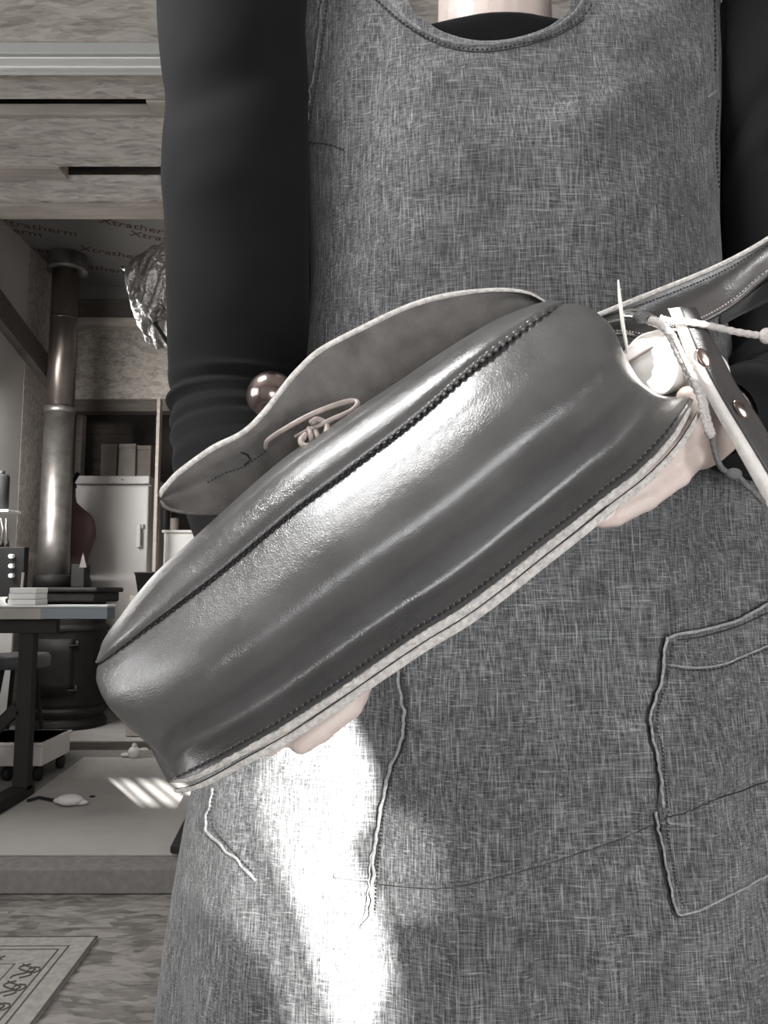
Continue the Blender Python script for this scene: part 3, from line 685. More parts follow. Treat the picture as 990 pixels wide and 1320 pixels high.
def seam(name, pl, r=.0013, mat=None, off=.0008, wob=1.1, n=None):
    L_ = sum(math.dist(pl[i][:2], pl[i+1][:2]) for i in range(len(pl)-1)); Q = arc(np.array(pl, float), n or max(6, int(L_/4))); pts = []
    for i, (a_, b_) in enumerate(Q):
        h = hit(a_+wob*noise.noise(Vector((a_*.09, b_*.09, 3)))*3, b_, off)
        if h is not None and (not pts or (h-pts[-1]).length < .012): pts.append(h)
    if len(pts) < 3: return
    return MB().tube(pts, [r*(.8+.5*abs(noise.noise(Vector((i*.35, r*999, 0))))) for i in range(len(pts))], 7).build(name, mat or LINEDGE, apron, True)
def stitchline(name, pl, pitch=6, dash=.62, r=.0006, mat=THREAD_SHADE, off=.0012, parent=None, fn=None):
    Q = arc(np.array(pl, float), 400); L_ = np.sum(np.linalg.norm(np.diff(Q, axis=0), axis=1)); n = int(L_/pitch); mb = MB(); fn = fn or hit
    Qn = arc(np.array(pl, float), n*4)
    for i in range(n-1):
        a_ = fn(*Qn[4*i], off); b_ = fn(*Qn[4*i+2], off)
        if a_ is None or b_ is None: continue
        mb.tube([a_, (a_+b_)/2, b_], r, 5)
    o_ = mb.build(name, mat, parent or apron, True); o_['kind'] = 'stuff'; return o_
# patch pocket, as a raised sheet with thick borders
def patch(name, poly, off=.0022, mat=LINEN, step=5):
    xs0, xs1 = min(p[0] for p in poly), max(p[0] for p in poly); ys0, ys1 = min(p[1] for p in poly), max(p[1] for p in poly)
    def inside(x, y):
        c_ = False; n = len(poly)
        for i in range(n):
            x1, y1 = poly[i]; x2, y2 = poly[(i+1) % n]
            if (y1 > y) != (y2 > y) and x < (x2-x1)*(y-y1)/(y2-y1)+x1: c_ = not c_
        return c_
    # rows clipped to polygon: left and right bounds per scanline
    G = []
    for y in np.arange(ys0+.5, ys1, step):
        cr = []
        n = len(poly)
        for i in range(n):
            x1, y1 = poly[i]; x2, y2 = poly[(i+1) % n]
            if (y1 > y) != (y2 > y): cr.append((x2-x1)*(y-y1)/(y2-y1)+x1)
        if len(cr) < 2: continue
        l, r = min(cr), max(cr); row = [hit(l+(r-l)*k/40, y, off) for k in range(41)]
        if all(q is not None for q in row): G.append(row)
    return grid_mesh(name, G, mat, apron, thick=.0015, flip=True)
pk = [(858, 822), (900, 812), (950, 798), (992, 776), (1036, 762), (1040, 900), (1040, 1100), (992, 1122), (940, 1152), (908, 1168), (872, 1178), (862, 1140), (853, 1085), (847, 1040), (850, 1010), (846, 975), (838, 940), (839, 915), (850, 885), (853, 850)]
patch('pocket', pk, .0038)
seam('pocket_border', [(1040, 760), (992, 777), (950, 799), (905, 812), (870, 818), (858, 823)], .0013, off=.0045)
seam('pocket_border', [(857, 821), (853, 850), (851, 882), (839, 912), (838, 940), (846, 975), (852, 1010), (853, 1040)], .0012, off=.0042)
seam('pocket_border', [(845, 1045), (851, 1085), (860, 1130), (868, 1165), (874, 1178), (905, 1168), (940, 1150), (990, 1123), (1040, 1108)], .0011, off=.0042)
seam('pocket_border', [(860, 858), (890, 862), (925, 858), (955, 846), (1000, 828)], .0008, off=.0048)
stitchline('stitching', [(864, 830), (861, 858), (857, 885), (846, 915), (845, 940), (853, 975), (858, 1040), (862, 1100), (878, 1170)], 5, off=.0052)
stitchline('stitching', [(862, 862), (890, 866), (925, 862), (955, 850), (1000, 832)], 5, off=.0052)
seam('front_seam', [(512, 860), (516, 890), (521, 930), (516, 960), (503, 990), (497, 1015), (490, 1050), (485, 1080), (481, 1120), (480, 1150), (478, 1180), (466, 1196)], .0015)
seam('front_seam', [(505, 990), (492, 1040), (486, 1070), (478, 1110), (474, 1150), (470, 1185)], .0007)
stitchline('stitching', [(521, 870), (527, 930), (521, 962), (508, 992), (496, 1050), (488, 1120), (484, 1180)], 5)
seam('side_pocket_edge', [(275, 1016), (270, 1040), (266, 1068), (285, 1090), (305, 1108), (330, 1135)], .0014)
stitchline('stitching', [(280, 1020), (274, 1060), (295, 1090), (330, 1128)], 5)
seam('bust_dart', [(384, 178), (405, 180), (430, 184), (452, 194)], .0013)
stitchline('stitching', [(384, 182), (405, 184), (430, 188), (450, 197)], 5)
seam('bust_dart', [(912, 126), (922, 118), (936, 110)], .0011)
seam('skirt_crease', [(430, 1128), (480, 1135), (530, 1141), (580, 1141), (640, 1128), (700, 1112), (760, 1092), (800, 1078), (840, 1060)], .0017, LINEN, off=-.0002)
seam('skirt_crease', [(856, 1050), (880, 1042), (920, 1026), (960, 1012), (1010, 996), (1050, 985)], .0017, LINEN, off=.0028)
seam('crease_shadow_line', [(430, 1131), (480, 1138), (530, 1144), (580, 1144), (640, 1131), (700, 1115), (760, 1095), (800, 1081), (840, 1063)], .0006, THREAD_SHADE, off=.0003)
seam('crease_shadow_line', [(856, 1053), (880, 1045), (920, 1029), (960, 1015), (1010, 999)], .0006, THREAD_SHADE, off=.0042)
seam('pocket_shade_line', [(1000, 785), (952, 806), (907, 820), (872, 826)], .0006, THREAD_SHADE, off=.0046)  # dark tubes put in as the shadow line beside the pocket ridges
seam('pocket_shade_line', [(853, 822), (849, 850), (847, 882), (835, 912), (834, 940), (842, 976), (848, 1012), (849, 1040)], .0007, THREAD_SHADE, off=.0006)
seam('pocket_shade_line', [(842, 1048), (847, 1085), (856, 1130), (864, 1165), (872, 1182), (905, 1172), (940, 1155)], .0007, THREAD_SHADE, off=.0006)
seam('front_seam_shade_line', [(516, 866), (520, 890), (525, 930), (520, 960), (507, 990), (501, 1015), (494, 1050), (489, 1080), (485, 1120)], .0006, THREAD_SHADE, off=.0004)  # shade along the front seam, drawn as a thin dark tube
# neckline and armhole hems
neck = [(a_, b_+1.5) for a_, b_ in neckpts[1:-1]]
seam('neck_hem', [(a_, b_+4) for a_, b_ in neckpts[1:-1]], .0022, LINSEAM, off=.0, wob=.3)
stitchline('stitching', [(478, -5), (498, 12), (522, 32), (552, 50), (588, 62), (626, 65), (672, 58), (718, 44), (752, 22), (766, 0)], 6, r=.0008)
seam('hem_fold', [(480, -5), (500, 15), (524, 34), (553, 52), (588, 64), (626, 67), (672, 60), (718, 46), (753, 25)], .0007, THREAD_SHADE, off=.0002)
stitchline('stitching', [(424, -5), (418, 40), (412, 90), (404, 140), (400, 172)], 6, r=.0007)
stitchline('stitching', [(920, -5), (921, 60), (920, 100)], 6, r=.0007)
seam('armhole_hem', [(417, -5), (412, 40), (405, 90), (398, 140), (392, 200), (391, 260)], .0012, LINSEAM)
stitchline('stitching', [(925, 130), (922, 180), (926, 250)], 6, r=.0007)
# fluff caught in the linen
mb = MB()
for _ in range(70):
    h = hit(random.uniform(400, 980), random.uniform(20, 1300), .001)
    if h is not None:
        d = Vector((random.uniform(-1, 1), -.2, random.uniform(-1, 1)))*.0015; mb.tube([h-d, h+d*.2+Vector((0, -.0006, 0)), h+d], .00035, 4)
o_ = mb.build('lint', LINEDGE, apron); o_['kind'] = 'stuff'
# apron strap over each shoulder is part of the bib; black long-sleeved top under it
def ring(cx, cy, a_, b_, z, n=48, e=.85):
    r = []
    for k in range(n):
        t = 2*math.pi*k/n; c_, s_ = math.cos(t), math.sin(t); r.append(Vector((cx+a_*math.copysign(abs(c_)**e, c_), cy+b_*math.copysign(abs(s_)**e, s_), z)))
    return r
SH = MB()
def addgrid(mb, G, closed=True):
    nu, nv = len(G), len(G[0]); vs = [p for r in G for p in r]; fs = [(i*nv+j, i*nv+(j+1) % nv, (i+1)*nv+(j+1) % nv, (i+1)*nv+j) for i in range(nu-1) for j in range(nv if closed else nv-1)]
    mb.add(vs, fs)
G = []
for z in np.linspace(.86, 1.42, 26):
    a_, b_ = smooth_sect(z); kx_ = min(1, max(0, (z-1.0)/.1)); G.append(ring(CXT, YC+.004+.02*kx_, (a_-.016)*.97+.034*kx_, b_-.02, z, e=.9))
a0 = (smooth_sect(1.42)[0]-.016)*.97+.034; b0 = smooth_sect(1.42)[1]-.02
NZC = 1.497
for t in np.linspace(.08, 1, 16):
    a_ = a0*(1-t)+.085*t; b_ = b0*(1-t)+.078*t
    z = 1.42+(NZC-1.42)*(t**.4); a_ = .085+(a0-.085)*(1-t**2.0)**.75 if t < 1 else .085; b_ = .078+(b0-.078)*(1-t**1.5)
    G.append(ring(CXT-.012*t, YC+.024*(1-t), a_, b_, z, e=.9))
G.append(ring(CXT-.012, YC, .080, .073, NZC-.004)); 
addgrid(SH, G)
for s_ in (-1, 1): SH.tube([(CXT+.07*s_, YC+.05, 1.42), (CXT+.12*s_, YC+.055, 1.47), (CXT+.17*s_, YC+.055, 1.50), (CXT+.25*s_, YC+.02, 1.50)], [.04, .045, .055, .080], 32)
# sleeves: path of centres with radii, and folds
def sleeve(path, rads, folds, seedv, n=64, m=260):
    C = crom(np.array(path), m); R_ = crom(np.array(rads)[:, None], m)[:, 0]; G = []
    nrm = None
    for i in range(m):
        p = Vector(C[i]); t = (Vector(C[min(i+1, m-1)])-Vector(C[max(i-1, 0)])).normalized()
        if nrm is None: nrm = t.cross(Vector((0, 1, 0))).normalized()
        nrm = (nrm-t*nrm.dot(t)).normalized(); b_ = t.cross(nrm); row = []
        u = i/(m-1)
        for k in range(n):
            a_ = 2*math.pi*k/n; dr = nrm*math.cos(a_)+b_*math.sin(a_); q = p+dr*R_[i]
            f = .0012*noise.noise(q*9)+.0005*noise.noise(q*35)
            for (uc, wd, amp, ph, skew) in folds:
                du_ = u-uc-skew*math.sin(a_+ph); f += 1.35*amp*math.exp(-(du_/wd)**2)*(.55+.45*math.cos(a_+ph*1.7))
            row.append(q+dr*f)
        G.append(row)
    addgrid(SH, G)
armL = [P(352, -75, .75), P(304, -40, .725), P(304, 120, .715), P(306, 280, .712), P(308, 420, .712), P(308, 520, .71), P(312, 600, .685), P(330, 680, .64), P(365, 760, .585), P(395, 820, .545)]
radL = [.075, .075, .070, .068, .066, .062, .058, .050, .043, .030]
fL = [(.52-.0, .010, .0045, .3, .012), (.545, .006, -.006, .5, .012), (.565, .007, .005, 1.0, .014), (.583, .005, -.005, .8, .016), (.60, .006, .004, .6, .018), (.616, .004, -.004, .6, .02), (.63, .006, .0035, .7, .022), (.655, .005, -.0035, .7, .024), (.675, .008, .003, .7, .026), (.72, .012, .003, .4, .03), (.20, .02, -.003, 2.6, -.06), (.26, .03, .002, 2.6, -.07), (.80, .02, .003, .1, .03)]
sleeve(armL, radL, fL, 1)
armR = [P(985, -75, .75), P(1030, -30, .725), P(1028, 150, .715), P(1032, 300, .715), P(1034, 430, .71), P(1018, 520, .67), P(1000, 545, .615), P(950, 540, .57), P(925, 540, .545)]
radR = [.078, .076, .073, .071, .067, .058, .048, .040, .0275]
fR = [(.30, .012, -.006, 3.0, .05), (.34, .014, .005, 3.0, .05), (.5, .01, -.005, 3.2, .04), (.62, .01, .004, 2.5, .02), (.66, .008, -.004, 2.5, .02), (.75, .01, .003, 2, .02), (.85, .012, .003, 2, .02)]
sleeve(armR, radR, fR, 2)
shirt = SH.build('shirt', SHIRT, pe, True)
shirt['label'] = 'black long-sleeved jersey top under the apron'

# body: one continuous remeshed surface (legs, torso, neck, head, arms, hands)
BO = MB()
def limb(pts, rads, n=16):
    C = crom(np.array([tuple(p) for p in pts]), 8*len(pts)); R_ = crom(np.array(rads)[:, None], 8*len(pts))[:, 0]; BO.tube([Vector(c_) for c_ in C], list(R_), n)
    BO.sphere(pts[0], rads[0], 14, 10); BO.sphere(pts[-1], rads[-1]*.98, 14, 10)
NX = CXT-.012
BO.tube([(CXT, YC+.01, .84), (CXT, YC+.01, 1.0), (CXT, YC+.01, 1.15), (CXT, YC, 1.30), (CXT, YC+.02, 1.44)], [.09, .085, .09, .085, .05], 24)
BO.tube([(CXT-.17, YC+.03, 1.47), (CXT+.17, YC+.03, 1.47)], .034, 20)
BO.tube([(CXT-.07, YC+.01, .86), (CXT+.07, YC+.01, .86)], .085, 20)
limb([(NX, YC+.006, 1.38), (NX, YC, 1.45), (NX, YC-.004, 1.52), (NX, YC-.01, 1.64)], [.075, .066, .060, .058], 24)
HC = Vector((NX, YC-.02, 1.73)); BO.sphere(HC, .1, 28, 20, (.76, .95, 1.18)); BO.sphere(HC+Vector((0, -.035, -.065)), .06, 20, 14, (.85, .9, .9))
limb([HC+Vector((0, -.095, .02)), HC+Vector((0, -.115, -.02)), HC+Vector((0, -.10, -.028))], [.008, .012, .010], 10)
for s_ in (-1, 1):
    BO.sphere(HC+Vector((.076*s_, .01, -.01)), .03, 12, 10, (.35, .7, 1)); BO.sphere(HC+Vector((.03*s_, -.085, .012)), .014, 12, 10)
limb([HC+Vector((-.022, -.09, -.058)), HC+Vector((0, -.098, -.057)), HC+Vector((.022, -.09, -.058))], [.005, .007, .005], 10)
limb([(CXT-.17, YC+.03, 1.48)]+[armL[i]+Vector((0, .004, 0)) for i in (1, 2, 4, 5, 6, 7, 8, 9)], [.035, .040, .045, .042, .040, .038, .034, .030, .026])
limb([(CXT+.17, YC+.03, 1.48)]+[armR[i]+Vector((0, .004, 0)) for i in (1, 2, 3, 4, 5, 6, 7, 8)], [.035, .040, .045, .044, .042, .038, .033, .028, .025])
for s_ in (-1, 1):
    limb([(CXT+.09*s_, YC+.01, .86), (CXT+.095*s_, YC+.0, .66), (CXT+.095*s_, YC-.01, .48), (CXT+.095*s_, YC+.02, .30), (CXT+.095*s_, YC+.03, .09)], [.085, .075, .055, .052, .036])
    limb([(CXT+.095*s_, YC+.045, .045), (CXT+.098*s_, YC-.04, .04), (CXT+.105*s_, YC-.13, .028)], [.036, .034, .024])
# hands: palm, fingers, thumb
def finger(ch, r=.0095):
    m = len(ch); limb(pxs(ch), [r*1.0-(r*.24)*i/(m-1) for i in range(m)], 14)
    for i in range(1, m-1): BO.sphere(P(*ch[i]), r*1.13-(r*.25)*i/(m-1), 14, 10)
limb(pxs([(395, 820, .548), (418, 845, .540), (432, 862, .532)]), [.026, .028, .026]); limb(pxs([(400, 825, .55), (405, 850, .545), (400, 880, .540)]), [.024, .022, .018])
finger([(440, 860, .528), (460, 882, .515), (450, 908, .502), (412, 940, .494), (388, 958, .492)], .0098)
finger([(425, 862, .530), (428, 888, .518), (396, 922, .505), (362, 946, .496), (345, 962, .494)], .0095)
finger([(405, 872, .534), (402, 905, .522), (372, 932, .508), (335, 952, .500)], .0095)
finger([(388, 870, .538), (372, 900, .528), (345, 925, .515), (312, 945, .508)], .0085)
finger([(440, 845, .530), (480, 835, .520), (515, 815, .515), (545, 790, .515)], .0115)
limb(pxs([(925, 540, .548), (902, 546, .545), (885, 556, .542)]), [.025, .026, .024]); limb(pxs([(915, 555, .548), (898, 572, .540), (888, 580, .535)]), [.022, .020, .016])
finger([(893, 588, .520), (873, 612, .502), (832, 643, .494), (792, 664, .492), (774, 669, .493)], .0088)
finger([(885, 560, .518), (866, 582, .500), (824, 616, .492), (782, 644, .492)], .0090)
finger([(892, 590, .532), (868, 612, .515), (830, 640, .508), (800, 655, .508)], .0100)
finger([(870, 560, .535), (840, 585, .525), (800, 610, .520), (760, 640, .520)], .0085)
finger([(905, 560, .530), (908, 540, .518), (902, 522, .510), (888, 512, .508)], .0115)
for (a_, b_, D_, an) in ((783, 662, .4835, .7),):
    MB().sphere(P(a_, b_, D_), .0048, 18, 10, (1.3, .35, .8), Matrix.Rotation(-an, 3, 'Y')).build('fingernail', NAIL, pe, True)
body = BO.build('body', SKIN, pe, True); rm = body.modifiers.new('r', 'REMESH'); rm.mode = 'VOXEL'; rm.voxel_size = .0028; rm.use_smooth_shade = True
sm = body.modifiers.new('s', 'SMOOTH'); sm.iterations = 2; sm.factor = .5
# hair, trousers, shoes (outside the frame)
hh = MB(); hh.sphere(HC+Vector((0, .012, .014)), .108, 28, 18, (.80, .95, 1.14)); ho = hh.build('hair', HAIR, pe, True)
bmx = bmesh.new(); bmx.from_mesh(ho.data); bmesh.ops.delete(bmx, geom=[v for v in bmx.verts if v.co.y < HC.y-.045 and v.co.z < HC.z+.07], context='VERTS'); bmx.to_mesh(ho.data); bmx.free()
tro = MB()
for s_ in (-1, 1):
    tro.tube([(CXT+.09*s_, YC+.01, .92), (CXT+.095*s_, YC+.0, .66), (CXT+.095*s_, YC-.01, .48), (CXT+.095*s_, YC+.02, .30), (CXT+.095*s_, YC+.03, .10)], [.10, .092, .072, .068, .058], 24)
tro.build('trousers', SHIRT, pe, True)
for s_ in (-1, 1):
    MB().sphere((CXT+.1*s_, YC-.03, .046), .05, 20, 12, (1, 2.7, .9)).build('shoe', PLASTIC, pe, True)
setloc(pe, (CXT, YC, 0))

# ================================================================== the bag
bag = thing('leather_bag', 'half-finished dark leather bag held slanted across the apron', 'bag')
vr = np.array([0, .05, .14, .30, .48, .62, .72, .81, .91, 1.0])
dz = np.array([.0015, -.005, -.014, -.026, -.030, -.019, -.004, .003, -.003, -.011])
BD0 = .462
cols = [((160, 830), (250, 999)), ((220, 786), (306, 969)), ((280, 740), (368, 934)), ((340, 690), (430, 893)), ((385, 653), (486, 854)), ((430, 620), (541, 817)), ((475, 586), (592, 786)), ((520, 552), (640, 751)), ((560, 518), (688, 713)), ((600, 482), (738, 674)), ((636, 452), (784, 637)), ((668, 428), (826, 604)), ((698, 406), (864, 564))]
LO = [(130, 853), (127, 862), (128, 880), (142, 908), (168, 936), (197, 962), (214, 982), (221, 995), (222, 1001), (221, 1006)]
RO = [(722, 393), (738, 393), (760, 400), (786, 422), (804, 457), (824, 490), (846, 508), (868, 513), (882, 514), (891, 521)]
def ctrl():
    A = []
    n = len(cols)
    def inward(O, dx, dy, d): return [[a_+dx, b_+dy, BD0+dz[i]+d] for i, (a_, b_) in enumerate(O)]
    A.append(inward(LO, 14, -4, .085)); A.append(inward(LO, 3, -1, .045)); A.append(inward(LO, 0, 0, .020))
    for k, (s_, r_) in enumerate(cols):
        e = {0: .004, n-1: .014, n-2: .006, n-3: .002}.get(k, 0); row = []
        for i, v in enumerate(vr): row.append([s_[0]+(r_[0]-s_[0])*v, s_[1]+(r_[1]-s_[1])*v, BD0+dz[i]*(1 if k else .9)+e])
        if k == n-1:
            for i in range(len(vr)): row[i][0] += 6*math.sin(math.pi*vr[i]); row[i][1] -= 10*math.sin(math.pi*vr[i])
        A.append(row)
    A.append(inward(RO, 0, 0, .034)); A.append(inward(RO, -3, 2, .062)); A.append(inward(RO, -16, 10, .11))
    return np.array(A, float)
A = ctrl(); NU, NV = 560, 150
Gg = crom(crom(A, NU, 0), NV, 1)
# seam pucker and stitch dimples
sl = np.r_[0, np.cumsum(np.linalg.norm(np.diff(Gg[:, 0, :2], axis=0), axis=1))]; rl = np.r_[0, np.cumsum(np.linalg.norm(np.diff(Gg[:, -1, :2], axis=0), axis=1))]
vv = np.linspace(0, 1, NV)
amp = np.interp(np.arange(NU)/NU, [0, .5, .8, .95, 1], [.35, .6, 1.4, 1.6, 1])
for j in range(NV):
    Gg[:, j, 2] += .0007*amp*np.cos(2*np.pi*sl/11.0)*np.exp(-((vv[j]-.035)/.03)**2)
    Gg[:, j, 2] += .0007*np.exp(-((vv[j]-.018)/.010)**2)
    Gg[:, j, 2] += .0009*np.exp(-((vv[j]-.955)/.008)**2)+.0004*np.cos(2*np.pi*rl/9.0)*np.exp(-((vv[j]-.955)/.02)**2)
gus = grid_mesh('gusset', px_grid(Gg), LEA, bag, thick=.002)
# front panel
TO = [(143, 818), (196, 750), (243, 706), (290, 663), (330, 627), (372, 592), (416, 562), (460, 532), (512, 498), (562, 464), (606, 436), (645, 414), (690, 396)]
FA = []
def frow(s_, t_, e, rise=1.0):
    s_ = np.array(s_, float); t_ = np.array(t_, float); r = []
    for w_, d in ((0, .000), (.04, .0004), (.12, .0002), (.3, .0015), (.55, .007), (.8, .018), (1.0, .036)):
        q = s_+(t_-s_)*w_; r.append([q[0], q[1], BD0+d*rise+e])
    q = s_+(t_-s_)*.98; r.append([q[0], q[1], BD0+.06+e]); q = s_+(t_-s_)*.80; r.append([q[0], q[1], BD0+.115+e]); return r
FA.append(frow((130, 853), (131, 845), .03)); FA.append(frow((130, 853), (132, 841), .018))
for k, (c_, t_) in enumerate(zip(cols, TO)): FA.append(frow(c_[0], t_, {0: .004, 12: .014, 11: .006}.get(k, 0)))
FA.append(frow((722, 393), (716, 391), .034))
Gf = crom(crom(np.array(FA), NU, 0), 90, 1); sl2 = np.r_[0, np.cumsum(np.linalg.norm(np.diff(Gf[:, 0, :2], axis=0), axis=1))]; ww = np.linspace(0, 1, 90)
amp2 = np.interp(np.arange(NU)/NU, [0, .5, .72, .95, 1], [.1, .35, 1.5, 1.8, 1])
for j in range(90): Gf[:, j, 2] += .0009*amp2*np.cos(2*np.pi*sl2/11.0)*np.exp(-((ww[j]-.06)/.07)**2)
for j in range(90): Gf[:, j, 2] += .0018*np.exp(-((ww[j]-.62)/.03)**2)*np.interp(np.arange(NU)/NU, [0, .25, .4, .6, .8, 1], [0, 0, .8, .8, 0, 0])
grid_mesh('front_panel', px_grid(Gf), LEA, bag, thick=-.002, flip=True)
# stitching along both seams
def curve_on(Gx, j, n):
    Q = Gx[:, j, :]; d = np.r_[0, np.cumsum(np.linalg.norm(np.diff(Q[:, :2], axis=0), axis=1))]; t = np.linspace(0, d[-1], n); return np.stack([np.interp(t, d, Q[:, k]) for k in range(3)], 1), d[-1]
def stitch_on(Gx, j, pitch, r, lift, mat, i0=.0, i1=1., dash=.5, skew=(0, 0)):
    lo, hi = int(i0*NU), int(i1*NU); Q, L_ = curve_on(Gx[lo:hi], j, 2000); n = int(L_/pitch); mb = MB()
    for i in range(n):
        a_ = Q[int(1999*(i+.5-dash/2)/n)]; b_ = Q[int(1999*(i+.5+dash/2)/n)]
        pa = P(a_[0]-skew[0], a_[1]-skew[1], a_[2]-lift*.3); pb = P(b_[0]+skew[0], b_[1]+skew[1], b_[2]-lift*.3); pm = P((a_[0]+b_[0])/2, (a_[1]+b_[1])/2, (a_[2]+b_[2])/2-lift)
        mb.tube([pa, pm, pb], [r*.7, r, r*.7], 6)
    return mb
o_ = stitch_on(Gg, 5, 9.5, .0010, .0012, THREAD_SHADE, .13, .86, .22, (0, 1.6)).build('seam_stitching', THREAD_SHADE, bag, True); o_['kind'] = 'stuff'
o_ = stitch_on(Gg, NV-8, 9, .0007, .0010, THREAD_SHADE, .13, .86, .62).build('rim_stitching', THREAD_SHADE, bag, True); o_['kind'] = 'stuff'
MB().tube([P(q[0], q[1], q[2]+.0003) for q in curve_on(Gg[60:-60], 0, 160)[0]], .0005, 6).build('seam_groove', THREAD_SHADE, bag, True)
# layered raw edges along the rim
Rc = Gg[:, -1, :]
lo, hi = int(NU*.112), int(NU*.885); Rq, _ = curve_on(Gg[lo:hi], NV-1, 320)
def offs(Q, d):
    T = np.gradient(Q[:, :2], axis=0); T /= np.linalg.norm(T, axis=1)[:, None]; N_ = np.stack([-T[:, 1], T[:, 0]], 1)
    return Q[:, :2]+N_*d
def band(name, o0, o1, d0, d1, mat, bulge=.002, fuzz=0):
    e = np.sin(np.linspace(0, np.pi, len(Rq)))**.25
    a_, b_ = offs(Rq, o0), offs(Rq, o1); G = []
    for i in range(len(Rq)):
        row = []; f = e[i]
        for t in np.linspace(0, 1, 7):
            q = a_[i]+(b_[i]-a_[i])*t*f; dd = Rq[i, 2]+d0+(d1-d0)*t-bulge*math.sin(math.pi*t)
            if fuzz: dd += fuzz*noise.noise(Vector((i*.45, t*6, o0)))
            row.append([q[0], q[1], dd])
        row.append([a_[i][0]+(b_[i][0]-a_[i][0])*f, a_[i][1]+(b_[i][1]-a_[i][1])*f, Rq[i, 2]+d1+.006]); row.append([a_[i][0], a_[i][1], Rq[i, 2]+d0+.008]); G.append(row)
    return grid_mesh(name, px_grid(G), mat, bag, closed=True)
band('flange_edge', -.5, 11, .0002, .002, RAW, .0012, .0012)['label'] = 'pale raw edge of the side panel'
band('welt', 11, 13.5, .0035, .004, THREAD_SHADE, 0)
band('back_panel_edge', 12.5, 24, .003, .005, RAW, .0008, .0010)['label'] = 'pale raw edge of the back panel'
# back panel behind, closing the bag
BA = []
for k in range(0, NU, 8):
    r_ = Gg[k, -1]; f_ = Gf[k, -1]; row = []
    for t in np.linspace(0, 1, 12):
        q = r_*(1-t)+f_*t; q = q.copy(); q[2] = r_[2]+.006+(max(f_[2], r_[2]+.02)-r_[2]-.006)*t**.6 + .02*math.sin(math.pi*t); row.append(q)
    BA.append(row)
grid_mesh('back_panel', px_grid(BA), LEA, bag, thick=.002)
# flap
FE = [((207, 641), (209, 644)), ((212, 632), (220, 655)), ((232, 611), (262, 662)), ((272, 582), (330, 660)), ((312, 561), (378, 625)), ((340, 536), (418, 598)), ((364, 505), (450, 575)), ((385, 480), (480, 552)), ((415, 453), (510, 530)), ((470, 424), (560, 500)), ((530, 396), (610, 468)), ((588, 381), (655, 440)), ((640, 375), (690, 415)), ((680, 378), (712, 402)), ((706, 391), (722, 398))]
FD = []
for k, (e_, b_) in enumerate(FE):
    e_, b_ = np.array(e_, float), np.array(b_, float); t0 = k/14; base = .528-.006*math.sin(t0*math.pi)
    FD.append([[*(e_+(b_-e_)*t), base+d+(-.012*math.exp(-((k-4)/2)**2) if t < .2 else 0)] for t, d in ((0, .004), (.15, .008), (.4, .014), (.7, .012), (1, .004))])
Ff = crom(crom(np.array(FD), 300, 0), 50, 1)
for i in range(300):
    for j in range(50): Ff[i, j, 2] += .0012*noise.noise(Vector((Ff[i, j, 0]*.03, Ff[i, j, 1]*.03, 2)))
grid_mesh('flap', px_grid(Ff), SUEDE, bag, thick=.0022)['label'] = 'open flap showing its rough suede inside'
E = Ff[:, 0, :]; T = np.gradient(E[:, :2], axis=0); T /= np.linalg.norm(T, axis=1)[:, None]; N_ = np.stack([-T[:, 1], T[:, 0]], 1); G = []
for i in range(300):
    wdt = (6.0+1.0*noise.noise(Vector((i*.05, 0, 0))))*min(1, (i+8)/30)*(1-.7*max(0, (i-220)/80)); G.append([P(*(E[i, :2]-N_[i]*q), E[i, 2]+d+.0004*noise.noise(Vector((i*.5, q, 0)))) for q, d in ((-1.2, -.0006), (wdt*.3, -.0012), (wdt, .0004), (wdt, .003), (-1.2, .003))])
grid_mesh('flap_edge', G, RAW, bag, closed=True)['label'] = 'pale cut edge of the flap'
# slot and stitch marks inside the flap
bvf = BVHTree.FromPolygons([Vector(P(*q)) for r in Ff for q in r], [(i*50+j, i*50+j+1, (i+1)*50+j+1, (i+1)*50+j) for i in range(299) for j in range(49)])
def hitf(px, py, off=.0006):
    o2 = Vector((0, 0, CAMZ)); d = (P(px, py, 1.0)-o2).normalized(); loc, nr, idx, dist = bvf.ray_cast(o2, d)
    return None if loc is None else loc-d*off
stitchline('flap_stitching', [(268, 622), (290, 610), (312, 603), (332, 590), (348, 578)], 5, r=.0005, off=.0006, parent=bag, fn=hitf)
sl_ = [hitf(*q, .0002) for q in ((311, 583), (319, 586), (323, 592), (315, 600))]; MB().tube([q for q in sl_ if q], .0008, 6).build('slot', THREAD_SHADE, bag)
# lace and loop on the flap
DL = .505
MB().tube([P(a_, b_, d) for a_, b_, d in crom(np.array([(342, 578, DL+.012), (346, 567, DL+.004), (372, 550, DL-.002), (400, 535, DL-.004), (430, 523, DL), (452, 517, DL+.006), (461, 520, DL+.004), (452, 530, DL), (425, 542, DL-.004), (395, 556, DL-.004), (380, 563, DL)]), 90)], [.0011+.0008*math.sin(math.pi*i/89)**.5 for i in range(90)], 10).build('lace', THONG, bag, True)
MB().tube([P(a_, b_, d) for a_, b_, d in crom(np.array([(395, 560, DL-.006), (388, 568, DL-.008), (393, 575, DL-.010), (408, 572, DL-.010), (420, 560, DL-.008), (421, 548, DL-.004), (410, 541, DL-.004), (401, 545, DL-.008)]), 60)], .0022, 10).build('loop', THONG, bag, True)
for k in range(2): MB().tube([P(398+8*k, 552, DL-.004), P(401+8*k, 562, DL-.010), P(402+8*k, 573, DL-.006)], .0018, 8).build('lace_wrap', THONG, bag, True)

